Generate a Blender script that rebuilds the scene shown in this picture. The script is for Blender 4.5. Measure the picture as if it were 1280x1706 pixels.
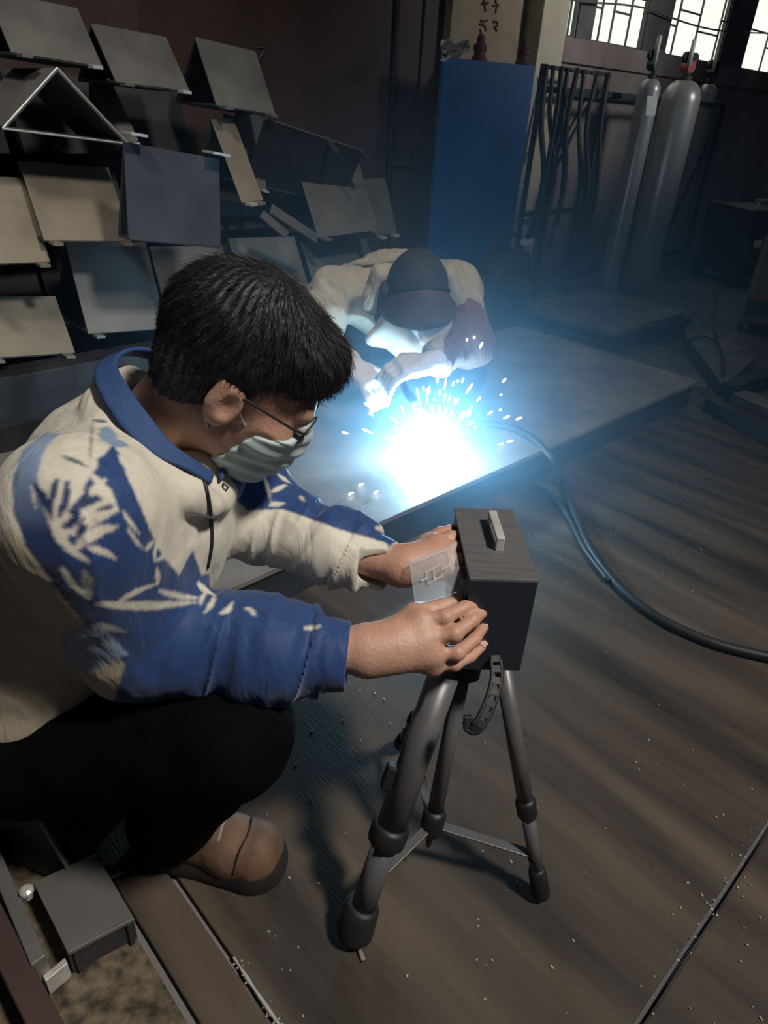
import bpy, bmesh, math, random
import numpy as np
from mathutils import Vector, Matrix

for o in list(bpy.data.objects):
    bpy.data.objects.remove(o)
scene = bpy.context.scene
COL = scene.collection
rng = random.Random(7)

# ------------------------------------------------------------------ camera
FPX = 1150.0; CAMH = 1.1
PITCH = math.radians(30.6); ROLL = math.radians(3.6)
F_ = np.array([0, math.cos(PITCH), -math.sin(PITCH)])
u0_ = np.array([0, math.sin(PITCH), math.cos(PITCH)])
x0_ = np.array([1.0, 0, 0])
U_ = math.cos(ROLL)*u0_ - math.sin(ROLL)*x0_
R_ = math.cos(ROLL)*x0_ + math.sin(ROLL)*u0_
C_ = np.array([0, 0, CAMH])
camd = bpy.data.cameras.new('camera')
cam = bpy.data.objects.new('camera', camd); COL.objects.link(cam)
camd.sensor_fit = 'HORIZONTAL'; camd.sensor_width = 36.0
camd.lens = 36.0*FPX/1280.0
camd.clip_start = 0.02; camd.clip_end = 100
cam.matrix_world = Matrix(((R_[0], U_[0], -F_[0], C_[0]), (R_[1], U_[1], -F_[1], C_[1]),
                           (R_[2], U_[2], -F_[2], C_[2]), (0, 0, 0, 1)))
scene.camera = cam

# ------------------------------------------------------------------ world, lights, exposure
world = bpy.data.worlds.new('world'); scene.world = world; world.use_nodes = True
bg = world.node_tree.nodes['Background']
bg.inputs['Color'].default_value = (0.55, 0.70, 1.0, 1); bg.inputs['Strength'].default_value = 0.032

def area(name, loc, target, size, power, col):
    d = bpy.data.lights.new(name, 'AREA'); d.shape = 'SQUARE'; d.size = size; d.energy = power; d.color = col
    o = bpy.data.objects.new(name, d); COL.objects.link(o); o.location = loc
    o.rotation_euler = (Vector(target)-Vector(loc)).to_track_quat('-Z', 'Y').to_euler()
    return o
key = area('roof_skylight', (2.2, -0.6, 4.6), (-0.1, 1.0, 0.3), 0.5, 25, (1.0, 0.93, 0.84))
key.data.spread = math.radians(62)
key2 = area('roof_skylight', (-1.15, -0.7, 4.7), (-1.45, 2.9, 0.6), 0.6, 7.5, (1.0, 0.93, 0.82))
key2.data.spread = math.radians(50)
side = area('side_fill_light', (4.9, 3.0, 2.7), (1.2, 5.2, 2.1), 0.6, 7, (0.95, 0.97, 1.0))  # fill lamp added to brighten back wall, pier and cylinder tops; source unseen
side.data.spread = math.radians(42)

S2 = math.sqrt(0.5)
def sn(s, n, z=0.0):                       # hall axes: s along the bench, n towards the window wall
    return np.array([s*S2 - n*S2, s*S2 + n*S2, z])
UU = np.array([S2, S2, 0]); NN = np.array([-S2, S2, 0]); ZZ = np.array([0, 0, 1.0])

GLARE_FUME = 3.0; VEIL_FUME = 0.25; FR = 1.25
ARC = np.array([0.133, 1.985, 0.155])
ld = bpy.data.lights.new('welding_arc_light', 'POINT'); ld.energy = 33; ld.color = (0.26, 0.60, 1.0)
ld.shadow_soft_size = 0.012
lo = bpy.data.objects.new('welding_arc_light', ld); COL.objects.link(lo); lo.location = ARC + np.array([0, 0, 0.06])

scene.view_settings.view_transform = 'Standard'
scene.view_settings.look = 'None'
scene.view_settings.exposure = 0.0
scene.view_settings.gamma = 1.0
scene.view_settings.use_curve_mapping = False

# ------------------------------------------------------------------ pixel -> place helpers
def ray(x, y): return F_ + R_*(x-640)/FPX + U_*(853-y)/FPX
def at(x, y, d): return C_ + ray(x, y)*d
def onz(x, y, z=0.0):
    q = ray(x, y); return C_ + q*(z-CAMH)/q[2]
def onn(x, y, n):
    q = ray(x, y); return C_ + q*n/((q[1]-q[0])*S2)
def proj(P):
    v = np.asarray(P)-C_; d = v@F_
    return 640+FPX*(v@R_)/d, 853-FPX*(v@U_)/d, d
def unit(v):
    v = np.asarray(v, float); return v/np.linalg.norm(v)

# ------------------------------------------------------------------ materials
def mat(name, col, rough=0.6, metal=0.0, col2=None, scale=6.0, stretch=(1, 1, 1), rotz=0.0, detail=6.0,
        lo=0.35, hi=0.65, bump=0.0, bscale=80.0, spec=0.5, sheen=0.0, coat=0.0, rough2=None):
    m = bpy.data.materials.new(name); m.use_nodes = True
    nt = m.node_tree; b = nt.nodes['Principled BSDF']
    b.inputs['Roughness'].default_value = rough; b.inputs['Metallic'].default_value = metal
    b.inputs['Specular IOR Level'].default_value = spec
    if sheen: b.inputs['Sheen Weight'].default_value = sheen
    if coat: b.inputs['Coat Weight'].default_value = coat
    if col2 is None: col2 = tuple(c*0.72 for c in col)
    tc = nt.nodes.new('ShaderNodeTexCoord'); mp = nt.nodes.new('ShaderNodeMapping')
    r1 = nt.nodes.new('ShaderNodeMapping'); r1.inputs['Rotation'].default_value = (0, 0, rotz)
    mp.inputs['Scale'].default_value = stretch
    nt.links.new(tc.outputs['Object'], r1.inputs['Vector']); nt.links.new(r1.outputs['Vector'], mp.inputs['Vector'])
    nz = nt.nodes.new('ShaderNodeTexNoise'); nz.inputs['Scale'].default_value = scale; nz.inputs['Detail'].default_value = detail
    nt.links.new(mp.outputs['Vector'], nz.inputs['Vector'])
    rp = nt.nodes.new('ShaderNodeValToRGB')
    rp.color_ramp.elements[0].position = lo; rp.color_ramp.elements[1].position = hi
    rp.color_ramp.elements[0].color = (*col2, 1); rp.color_ramp.elements[1].color = (*col, 1)
    nt.links.new(nz.outputs['Fac'], rp.inputs['Fac']); nt.links.new(rp.outputs['Color'], b.inputs['Base Color'])
    if rough2 is not None:
        rr = nt.nodes.new('ShaderNodeMapRange'); rr.inputs['To Min'].default_value = rough; rr.inputs['To Max'].default_value = rough2
        rr.inputs['From Min'].default_value = lo; rr.inputs['From Max'].default_value = hi
        nt.links.new(nz.outputs['Fac'], rr.inputs['Value']); nt.links.new(rr.outputs['Result'], b.inputs['Roughness'])
    if bump:
        n2 = nt.nodes.new('ShaderNodeTexNoise'); n2.inputs['Scale'].default_value = bscale; n2.inputs['Detail'].default_value = 4
        nt.links.new(mp.outputs['Vector'], n2.inputs['Vector'])
        bp = nt.nodes.new('ShaderNodeBump'); bp.inputs['Strength'].default_value = bump; bp.inputs['Distance'].default_value = 0.004
        nt.links.new(n2.outputs['Fac'], bp.inputs['Height']); nt.links.new(bp.outputs['Normal'], b.inputs['Normal'])
    return m

def emis(name, col, strength):
    m = bpy.data.materials.new(name); m.use_nodes = True; nt = m.node_tree
    nt.nodes.remove(nt.nodes['Principled BSDF'])
    e = nt.nodes.new('ShaderNodeEmission'); e.inputs['Color'].default_value = (*col, 1); e.inputs['Strength'].default_value = strength
    nt.links.new(e.outputs['Emission'], nt.nodes['Material Output'].inputs['Surface'])
    return m

def vcol_mat(name, rough=0.7, bump=0.25, bscale=500.0, sheen=0.2, fine=0.06, spec=0.3, wscale=16.0, wdist=0.02):
    m = bpy.data.materials.new(name); m.use_nodes = True; nt = m.node_tree; b = nt.nodes['Principled BSDF']
    a = nt.nodes.new('ShaderNodeAttribute'); a.attribute_name = 'dye'
    tc = nt.nodes.new('ShaderNodeTexCoord')
    nz = nt.nodes.new('ShaderNodeTexNoise'); nz.inputs['Scale'].default_value = 60; nz.inputs['Detail'].default_value = 5
    nt.links.new(tc.outputs['Object'], nz.inputs['Vector'])
    mr = nt.nodes.new('ShaderNodeMapRange'); mr.inputs['To Min'].default_value = 1-fine*2; mr.inputs['To Max'].default_value = 1+fine*2
    nt.links.new(nz.outputs['Fac'], mr.inputs['Value'])
    mx = nt.nodes.new('ShaderNodeVectorMath'); mx.operation = 'SCALE'
    nt.links.new(a.outputs['Color'], mx.inputs[0]); nt.links.new(mr.outputs['Result'], mx.inputs['Scale'])
    nt.links.new(mx.outputs['Vector'], b.inputs['Base Color'])
    b.inputs['Roughness'].default_value = rough; b.inputs['Sheen Weight'].default_value = sheen
    b.inputs['Specular IOR Level'].default_value = spec
    n2 = nt.nodes.new('ShaderNodeTexNoise'); n2.inputs['Scale'].default_value = bscale
    nt.links.new(tc.outputs['Object'], n2.inputs['Vector'])
    bp = nt.nodes.new('ShaderNodeBump'); bp.inputs['Strength'].default_value = bump; bp.inputs['Distance'].default_value = 0.001
    nt.links.new(n2.outputs['Fac'], bp.inputs['Height'])
    n3 = nt.nodes.new('ShaderNodeTexNoise'); n3.inputs['Scale'].default_value = wscale; n3.inputs['Detail'].default_value = 3; n3.inputs['Distortion'].default_value = 1.6
    m3 = nt.nodes.new('ShaderNodeMapping'); m3.inputs['Rotation'].default_value = (0.3, 0.5, 0.4); m3.inputs['Scale'].default_value = (1.0, 1.0, 0.45)
    nt.links.new(tc.outputs['Object'], m3.inputs['Vector']); nt.links.new(m3.outputs['Vector'], n3.inputs['Vector'])
    b3 = nt.nodes.new('ShaderNodeBump'); b3.inputs['Strength'].default_value = 0.30; b3.inputs['Distance'].default_value = wdist
    nt.links.new(n3.outputs['Fac'], b3.inputs['Height']); nt.links.new(bp.outputs['Normal'], b3.inputs['Normal'])
    nt.links.new(b3.outputs['Normal'], b.inputs['Normal'])
    return m

R45 = math.radians(-45)
MT = dict(
    concrete=mat('concrete', (0.19, 0.15, 0.095), 0.9, 0, (0.035, 0.028, 0.02), 42, bump=0.8, bscale=60, detail=10),
    hallfloor=mat('hall_floor', (0.20, 0.19, 0.19), 0.8, 0, (0.11, 0.105, 0.11), 2.2, bump=0.3, bscale=40, detail=9),
    plate=mat('floor_plate', (0.110, 0.082, 0.058), 0.6, 0.1, (0.026, 0.020, 0.016), 1.0, stretch=(11, 1.1, 1), rotz=R45, detail=8, lo=0.36, hi=0.68, bump=0.25, bscale=25, rough2=0.75),
    bench=mat('bench_steel', (0.24, 0.225, 0.21), 0.6, 0.15, (0.13, 0.12, 0.112), 5, detail=9, bump=0.2, bscale=50),
    darksteel=mat('dark_steel', (0.05, 0.05, 0.055), 0.6, 0.5, (0.025, 0.024, 0.026), 9, bump=0.2),
    bracket=mat('mill_steel', (0.27, 0.235, 0.175), 0.55, 0.25, (0.18, 0.155, 0.12), 4.5, detail=8, bump=0.15, bscale=90),
    bracket2=mat('mill_steel_grey', (0.20, 0.195, 0.18), 0.5, 0.3, (0.13, 0.125, 0.12), 4.5, detail=8, bump=0.15, bscale=90),
    bracket3=mat('steel_arc_tinted', (0.085, 0.095, 0.12), 0.5, 0.3, (0.06, 0.065, 0.085), 4.5, detail=8, bump=0.12, bscale=90),  # darker copy of the steel, arc's blue light and shade in its colour
    inner=mat('steel_inner_shade', (0.06, 0.06, 0.065), 0.6, 0.3, (0.035, 0.034, 0.038), 5, bump=0.1),  # darker copy of the bracket steel, shade of inner faces in its colour
    cutedge=mat('cut_edge', (0.75, 0.74, 0.70), 0.3, 0.4, (0.6, 0.59, 0.57), 20),
    brown=mat('brown_paint', (0.085, 0.048, 0.042), 0.65, 0.05, (0.055, 0.033, 0.031), 3, stretch=(1, 1, .4), detail=8, bump=0.2, bscale=30),
    plaster=mat('plaster', (0.30, 0.26, 0.23), 0.9, 0, (0.19, 0.13, 0.115), 1.6, detail=9, bump=0.3),
    cream=mat('cream_plaster', (0.62, 0.56, 0.40), 0.85, 0, (0.5, 0.44, 0.3), 4, bump=0.2),
    card=mat('cardboard', (0.34, 0.26, 0.17), 0.85, 0, (0.27, 0.20, 0.13), 6, bump=0.1),
    ink=mat('brown_ink', (0.07, 0.035, 0.03), 0.8),
    bluepanel=mat('blue_paint', (0.010, 0.115, 0.36), 0.5, 0, (0.008, 0.095, 0.30), 5, bump=0.05),
    frame=mat('window_frame', (0.12, 0.115, 0.11), 0.6, 0.1, (0.08, 0.075, 0.07), 8),
    silver=mat('cylinder_silver', (0.45, 0.44, 0.42), 0.35, 0.3, (0.40, 0.39, 0.37), 6, bump=0.05),
    brass=mat('brass', (0.42, 0.26, 0.10), 0.4, 0.8), redknob=mat('red_plastic', (0.45, 0.06, 0.05), 0.5),
    rustcap=mat('rust_cap', (0.18, 0.06, 0.035), 0.7, 0.2, (0.09, 0.03, 0.02), 20),
    paper=mat('white_paper', (0.7, 0.69, 0.66), 0.8), black=mat('black_plastic', (0.018, 0.018, 0.02), 0.5),
    rubber=mat('black_rubber', (0.022, 0.022, 0.024), 0.55, 0, (0.012, 0.012, 0.013), 20),
    machine=mat('machine_black', (0.045, 0.043, 0.05), 0.55, 0.0),
    rust=mat('rusty_sheet', (0.26, 0.125, 0.085), 0.8, 0.1, (0.15, 0.075, 0.055), 6, detail=9, bump=0.3),
    wood=mat('grey_wood', (0.22, 0.17, 0.12), 0.8, 0, (0.13, 0.10, 0.07), 3, stretch=(1, 1, 12), bump=0.2),
    tripod=mat('tripod_grey', (0.14, 0.14, 0.145), 0.4, 0.2, (0.11, 0.11, 0.115), 12),
    case=mat('case_grey', (0.135, 0.135, 0.14), 0.42, 0.1, (0.11, 0.11, 0.115), 14, stretch=(1, 12, 1), bump=0.1, bscale=200),
    caseface=mat('case_end', (0.030, 0.040, 0.058), 0.4, 0.1, (0.025, 0.033, 0.048), 10),
    chrome=mat('satin_metal', (0.60, 0.59, 0.56), 0.35, 0.25, (0.5, 0.49, 0.47), 30),
    skin=mat('skin', (0.55, 0.32, 0.235), 0.5, 0, (0.47, 0.255, 0.18), 14, bump=0.25, bscale=220),
    hair=mat('black_hair', (0.014, 0.014, 0.017), 0.55, 0, (0.006, 0.006, 0.008), 60, spec=0.35),
    trousers=mat('black_cloth', (0.0035, 0.004, 0.0055), 0.9, 0, (0.002, 0.0022, 0.003), 30, bump=0.2, spec=0.06),
    maskcloth=mat('mask_cloth', (0.50, 0.62, 0.62), 0.75, 0, (0.45, 0.57, 0.57), 30, bump=0.2),
    collar=mat('blue_collar', (0.028, 0.075, 0.21), 0.7, 0, (0.022, 0.06, 0.175), 40, bump=0.3, bscale=500),
    shoe=mat('tan_leather', (0.155, 0.09, 0.052), 0.7, 0, (0.09, 0.05, 0.03), 18, bump=0.3),
    sole=mat('dark_sole', (0.02, 0.018, 0.017), 0.7),
    lace=mat('lace', (0.30, 0.26, 0.21), 0.8),
    workcoat=mat('beige_workcoat', (0.40, 0.37, 0.29), 0.85, 0, (0.31, 0.285, 0.23), 10, bump=0.3, bscale=200),
    darkwork=mat('navy_work_trousers', (0.022, 0.03, 0.045), 0.85, 0, None, 10, bump=0.2),
    cap=mat('dark_cap', (0.035, 0.035, 0.042), 0.75, 0, (0.025, 0.025, 0.03), 20, bump=0.3),
    leather=mat('brown_leather', (0.10, 0.062, 0.045), 0.6, 0, (0.065, 0.04, 0.03), 14, bump=0.3),
    sleeve=mat('brown_sleeve', (0.15, 0.085, 0.065), 0.8, 0, (0.10, 0.055, 0.045), 12, bump=0.3),
    whitecloth=mat('white_cotton', (0.72, 0.70, 0.66), 0.85, 0, (0.6, 0.58, 0.55), 14, bump=0.3),
    bits=mat('spatter', (0.5, 0.48, 0.43), 0.4, 0.1),
)

# ------------------------------------------------------------------ mesh helpers
BASE = {}
def thing(name, label, cat, base, group=None):
    o = bpy.data.objects.new(name, None); COL.objects.link(o); o.empty_display_size = 0.05
    o.location = tuple(base); BASE[o.name] = np.array(base, float)
    o['label'] = label; o['category'] = cat
    if group: o['group'] = group
    return o
def tag(o, label, cat, group=None):
    o['label'] = label; o['category'] = cat
    if group: o['group'] = group
    return o

def link_mesh(name, verts, faces, material, parent=None, smooth=False, bevel=0.0, base=None, kind=None, label=None, auto=None):
    V = np.asarray(verts, float)
    if parent is not None: b = BASE[parent.name]
    elif base is not None: b = np.asarray(base, float)
    else: b = np.array([(V[:, 0].min()+V[:, 0].max())/2, (V[:, 1].min()+V[:, 1].max())/2, V[:, 2].min()])
    me = bpy.data.meshes.new(name)
    L = V-b
    if isinstance(faces, np.ndarray):
        nf = len(faces); w = faces.shape[1]
        me.vertices.add(len(L)); me.vertices.foreach_set('co', L.astype(np.float32).ravel())
        me.loops.add(nf*w); me.loops.foreach_set('vertex_index', faces.astype(np.int32).ravel())
        me.polygons.add(nf); me.polygons.foreach_set('loop_start', np.arange(0, nf*w, w, dtype=np.int32))
        me.polygons.foreach_set('loop_total', np.full(nf, w, dtype=np.int32))
        me.update(calc_edges=True); me.validate()
    else:
        me.from_pydata([tuple(v) for v in L], [], [tuple(f) for f in faces]); me.update()
    if smooth: me.polygons.foreach_set('use_smooth', [True]*len(me.polygons))
    me.materials.append(material)
    o = bpy.data.objects.new(name, me); COL.objects.link(o)
    if parent is not None:
        o.parent = parent; BASE[o.name] = b
    else:
        o.location = tuple(b); BASE[o.name] = b
    if bevel:
        md = o.modifiers.new('bevel', 'BEVEL'); md.width = bevel; md.segments = 2; md.limit_method = 'ANGLE'
    if kind: o['kind'] = kind
    if label: o['label'] = label
    return o

class MB:
    def __init__(s): s.v = []; s.f = []
    def add(s, vs, fs):
        k = len(s.v); s.v += [np.asarray(v, float) for v in vs]; s.f += [tuple(i+k for i in f) for f in fs]; return s
    def hexa(s, bot, top):                     # 4 bottom corners, 4 top corners (same winding, ccw from above)
        return s.add(list(bot)+list(top), [(3, 2, 1, 0), (4, 5, 6, 7), (0, 1, 5, 4), (1, 2, 6, 5), (2, 3, 7, 6), (3, 0, 4, 7)])
    def box(s, c, ax, half):
        c = np.asarray(c, float); X, Y, Z = [np.asarray(a, float)*h for a, h in zip(ax, half)]
        bot = [c-X-Y-Z, c+X-Y-Z, c+X+Y-Z, c-X+Y-Z]; top = [p+2*Z for p in bot]
        return s.hexa(bot, top)
    def snbox(s, s0, s1, n0, n1, z0, z1):
        bot = [sn(s0, n0, z0), sn(s1, n0, z0), sn(s1, n1, z0), sn(s0, n1, z0)]
        return s.hexa(bot, [p+ZZ*(z1-z0) for p in bot])
    def slab(s, quad, th, nrm=None):           # quad given, thickness goes along -nrm
        q = [np.asarray(p, float) for p in quad]
        if nrm is None: nrm = unit(np.cross(q[1]-q[0], q[3]-q[0]))
        return s.hexa([p-nrm*th for p in q], q)
    def poly(s, pts, th, nrm):
        n = len(pts); P = [np.asarray(p, float) for p in pts]; Q = [p-nrm*th for p in P]
        return s.add(P+Q, [tuple(range(n)), tuple(range(2*n-1, n-1, -1))]+[(i, i+n, (i+1) % n+n, (i+1) % n) for i in range(n)])
    def tube(s, pts, r, seg=10, caps=True):
        P = [np.asarray(p, float) for p in pts]; n = len(P)
        rs = r if hasattr(r, '__len__') else [r]*n
        T = [unit(P[min(i+1, n-1)]-P[max(i-1, 0)]) for i in range(n)]
        a = np.array([0, 0, 1.0]) if abs(T[0][2]) < 0.9 else np.array([1.0, 0, 0])
        N = unit(np.cross(T[0], a)); vs = []
        for i in range(n):
            N = unit(N-T[i]*(N@T[i])); B = np.cross(T[i], N)
            for j in range(seg):
                t = 2*math.pi*j/seg; vs.append(P[i]+rs[i]*(math.cos(t)*N+math.sin(t)*B))
        fs = []
        for i in range(n-1):
            for j in range(seg):
                k = (j+1) % seg; fs.append((i*seg+j, i*seg+k, (i+1)*seg+k, (i+1)*seg+j))
        if caps: fs += [tuple(range(seg-1, -1, -1)), tuple(range((n-1)*seg, n*seg))]
        return s.add(vs, fs)
    def lathe(s, base, axis, prof, seg=20):    # prof: (radius, height) from the bottom up
        return s.tube([np.asarray(base)+unit(axis)*h for r, h in prof], [max(r, 1e-4) for r, h in prof], seg)
    def build(s, name, material, parent=None, **k): return link_mesh(name, s.v, s.f, material, parent, **k)

def spline(pts, n=8):
    P = [np.asarray(p, float) for p in pts]; out = []
    for i in range(len(P)-1):
        p0 = P[max(i-1, 0)]; p1 = P[i]; p2 = P[i+1]; p3 = P[min(i+2, len(P)-1)]
        for j in range(n):
            t = j/n
            out.append(0.5*((2*p1)+(-p0+p2)*t+(2*p0-5*p1+4*p2-p3)*t*t+(-p0+3*p1-3*p2+p3)*t**3))
    out.append(P[-1]); return out

# ------------------------------------------------------------------ smooth solid modelling on a grid
_wr = np.random.RandomState(3)
_WD = _wr.normal(size=(9, 3)); _WD /= np.linalg.norm(_WD, axis=1)[:, None]; _WP = _wr.uniform(0, 6.28, 9)
_WF = np.array([1, 1.3, 1.7, 2.1, 2.6, 3.1, 3.7, 4.4, 5.3])
def wavy(X, Y, Z, freq, n=6):
    out = 0
    for i in range(n):
        out = out+np.sin((X*_WD[i, 0]+Y*_WD[i, 1]+Z*_WD[i, 2])*freq*_WF[i]+_WP[i]+1.1*(out if i else 0))/_WF[i]**0.6
    return out/n*1.6

class Sdf:
    def __init__(s, lo, hi, h):
        s.lo = np.asarray(lo, float); s.h = h
        s.n = np.ceil((np.asarray(hi)-s.lo)/h).astype(int)+1
        s.a = np.full(s.n, 0.3, np.float32)
        s.ax = [(s.lo[i]+np.arange(s.n[i])*h).astype(np.float32) for i in range(3)]
    def win(s, lo, hi):
        i0 = np.clip(np.floor((np.asarray(lo)-s.lo)/s.h).astype(int), 0, s.n); i1 = np.clip(np.ceil((np.asarray(hi)-s.lo)/s.h).astype(int)+1, 0, s.n)
        sl = tuple(slice(a, b) for a, b in zip(i0, i1))
        return sl, s.ax[0][sl[0]][:, None, None], s.ax[1][sl[1]][None, :, None], s.ax[2][sl[2]][None, None, :]
    def put(s, sl, d, k, sub=False):
        if d.size == 0: return
        a = s.a[sl]; d = d.astype(np.float32)
        if sub:
            d = -d
            hh = np.maximum(k-np.abs(a-d), 0)/max(k, 1e-6); s.a[sl] = np.maximum(a, d)+hh*hh*k*0.25
        else:
            hh = np.maximum(k-np.abs(a-d), 0)/max(k, 1e-6); s.a[sl] = np.minimum(a, d)-hh*hh*k*0.25
    def cap(s, a, b, ra, rb=None, k=0.012, flat=None, sub=False):
        a = np.asarray(a, float); b = np.asarray(b, float); rb = ra if rb is None else rb
        m = max(ra, rb)+k+0.012
        if flat is not None: m *= max(1, flat[1])
        sl, X, Y, Z = s.win(np.minimum(a, b)-m, np.maximum(a, b)+m)
        X = X-a[0]; Y = Y-a[1]; Z = Z-a[2]; v = b-a
        sc = 1.0
        if flat is not None:                   # (axis, factor): stretch the section along axis
            e = unit(flat[0]); q = X*e[0]+Y*e[1]+Z*e[2]; w = 1/flat[1]-1
            X = X+e[0]*q*w; Y = Y+e[1]*q*w; Z = Z+e[2]*q*w; v = v+e*(v@e)*w; sc = min(1, flat[1])
        L = v@v+1e-12
        t = np.clip((X*v[0]+Y*v[1]+Z*v[2])/L, 0, 1)
        d = (np.sqrt((X-t*v[0])**2+(Y-t*v[1])**2+(Z-t*v[2])**2)-(ra+(rb-ra)*t))*sc
        s.put(sl, d, k, sub)
    def chain(s, pts, rs, k=0.008, flat=None):
        for i in range(len(pts)-1): s.cap(pts[i], pts[i+1], rs[i], rs[i+1], k, flat)
    def ell(s, c, r, M=None, k=0.012, sub=False):
        c = np.asarray(c, float); r = np.asarray(r, float); M = np.eye(3) if M is None else np.asarray(M, float)
        m = r.max()+k+0.012
        sl, X, Y, Z = s.win(c-m, c+m); X = X-c[0]; Y = Y-c[1]; Z = Z-c[2]
        q = [(X*M[0, i]+Y*M[1, i]+Z*M[2, i]) for i in range(3)]
        k0 = np.sqrt(sum((q[i]/r[i])**2 for i in range(3))); k1 = np.sqrt(sum((q[i]/r[i]**2)**2 for i in range(3)))+1e-6
        s.put(sl, k0*(k0-1)/k1, k, sub)
    def rbox(s, c, half, M=None, rad=0.01, k=0.008, sub=False):
        c = np.asarray(c, float); half = np.asarray(half, float); M = np.eye(3) if M is None else np.asarray(M, float)
        m = np.linalg.norm(half)+rad+k+0.01
        sl, X, Y, Z = s.win(c-m, c+m); X = X-c[0]; Y = Y-c[1]; Z = Z-c[2]
        q = [np.abs(X*M[0, i]+Y*M[1, i]+Z*M[2, i])-(half[i]-rad) for i in range(3)]
        d = np.sqrt(sum(np.maximum(t, 0)**2 for t in q))+np.minimum(np.maximum(q[0], np.maximum(q[1], q[2])), 0)-rad
        s.put(sl, d, k, sub)
    def plane_cut(s, p, nrm, k=0.004):         # removes the side the normal points to
        nrm = unit(nrm); X, Y, Z = s.ax[0][:, None, None], s.ax[1][None, :, None], s.ax[2][None, None, :]
        d = (X-p[0])*nrm[0]+(Y-p[1])*nrm[1]+(Z-p[2])*nrm[2]
        s.a = np.maximum(s.a, d.astype(np.float32))
    def disp(s, fn, band=0.03):                # fn(X,Y,Z) flat arrays -> outward displacement
        idx = np.nonzero(np.abs(s.a) < band)
        P = [s.ax[i][idx[i]] for i in range(3)]
        s.a[idx] -= fn(*P).astype(np.float32)
    def mesh(s):
        a = s.a; a[0] = a[-1] = 0.3; a[:, 0] = a[:, -1] = 0.3; a[:, :, 0] = a[:, :, -1] = 0.3
        g = (a < 0); cnt = np.zeros(tuple(s.n-1), np.uint8)
        for dx in (0, 1):
            for dy in (0, 1):
                for dz in (0, 1):
                    cnt += g[dx:g.shape[0]-1+dx, dy:g.shape[1]-1+dy, dz:g.shape[2]-1+dz]
        I = np.argwhere((cnt > 0) & (cnt < 8)); D = np.array(cnt.shape)
        key = (I[:, 0]*D[1]+I[:, 1])*D[2]+I[:, 2]
        cor = [(x, y, z) for x in (0, 1) for y in (0, 1) for z in (0, 1)]
        val = {c: a[I[:, 0]+c[0], I[:, 1]+c[1], I[:, 2]+c[2]] for c in cor}
        acc = np.zeros((len(I), 3)); num = np.zeros(len(I))
        for c in cor:
            for ax in range(3):
                if c[ax] == 0:
                    e = list(c); e[ax] = 1; va, vb = val[c], val[tuple(e)]
                    m = (va < 0) != (vb < 0); t = np.where(m, va/np.where(m, va-vb, 1), 0)
                    p = np.tile(np.array(c, float), (len(I), 1)); p[:, ax] += t
                    acc[m] += p[m]; num[m] += 1
        V = (I+acc/num[:, None])*s.h+s.lo
        Q = []
        for ax in range(3):
            sh = [slice(None)]*3; sh2 = [slice(None)]*3; sh[ax] = slice(0, -1); sh2[ax] = slice(1, None)
            ga, gb = g[tuple(sh)], g[tuple(sh2)]
            E = np.argwhere(ga != gb); inside = ga[E[:, 0], E[:, 1], E[:, 2]]
            b, c = (ax+1) % 3, (ax+2) % 3
            def cid(ob, oc):
                T = E.copy(); T[:, b] += ob; T[:, c] += oc
                return np.searchsorted(key, (T[:, 0]*D[1]+T[:, 1])*D[2]+T[:, 2])
            q = np.stack([cid(-1, -1), cid(0, -1), cid(0, 0), cid(-1, 0)], 1)
            q[~inside] = q[~inside][:, ::-1]; Q.append(q)
        return V, np.concatenate(Q)
    def build(s, name, material, parent=None, smoothit=0, **k):
        V, Q = s.mesh()
        for _ in range(smoothit):
            acc = np.zeros_like(V); num = np.zeros(len(V))
            for i in range(4):
                for j in (1, 3):
                    np.add.at(acc, Q[:, i], V[Q[:, (i+j) % 4]]); np.add.at(num, Q[:, i], 1)
            V = V*0.4+acc/np.maximum(num, 1)[:, None]*0.6
        return link_mesh(name, V, Q, material, parent, smooth=True, **k), V

def set_dye(o, colors):
    at_ = o.data.attributes.new('dye', 'FLOAT_COLOR', 'POINT')
    c = np.ones((len(colors), 4), np.float32); c[:, :3] = colors
    at_.data.foreach_set('color', c.ravel())
def inpoly(x, y, poly):
    r = np.zeros(len(x), bool); n = len(poly)
    for i in range(n):
        x1, y1 = poly[i]; x2, y2 = poly[(i+1) % n]
        if y1 == y2: continue
        c = ((y1 > y) != (y2 > y)) & (x < (x2-x1)*(y-y1)/(y2-y1)+x1); r ^= c
    return r

# ================================================================== THE SETTING
def s_of(p): return (p[0]+p[1])*S2
def n_of(p): return (p[1]-p[0])*S2
def struct(o): o['kind'] = 'structure'; return o

floor = struct(MB().snbox(-4, 10, -3.5, 3.3, -0.12, -0.012).build('floor', MT['hallfloor']))
MB().snbox(0.252, 3.35, 0.062, 1.30, -0.011, 0.0).build('steel_plate', MT['plate'], floor, bevel=0.002)
MB().snbox(-0.35, 1.35, -1.6, 0.050, -0.011, -0.001).build('steel_plate', MT['plate'], floor, bevel=0.002)
MB().snbox(1.358, 4.2, -1.6, 0.050, -0.011, -0.001).build('steel_plate', MT['plate'], floor, bevel=0.002)
MB().snbox(0.172, 0.243, 0.062, 1.02, -0.011, 0.002).build('steel_strip', MT['plate'], floor, bevel=0.002)
MB().snbox(-1.6, 0.160, 0.062, 1.02, -0.011, -0.003).build('concrete_patch', MT['concrete'], floor)
MB().snbox(3.36, 4.6, -0.4, 0.95, -0.011, 0.0).build('steel_plate', MT['plate'], floor, bevel=0.002)
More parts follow.
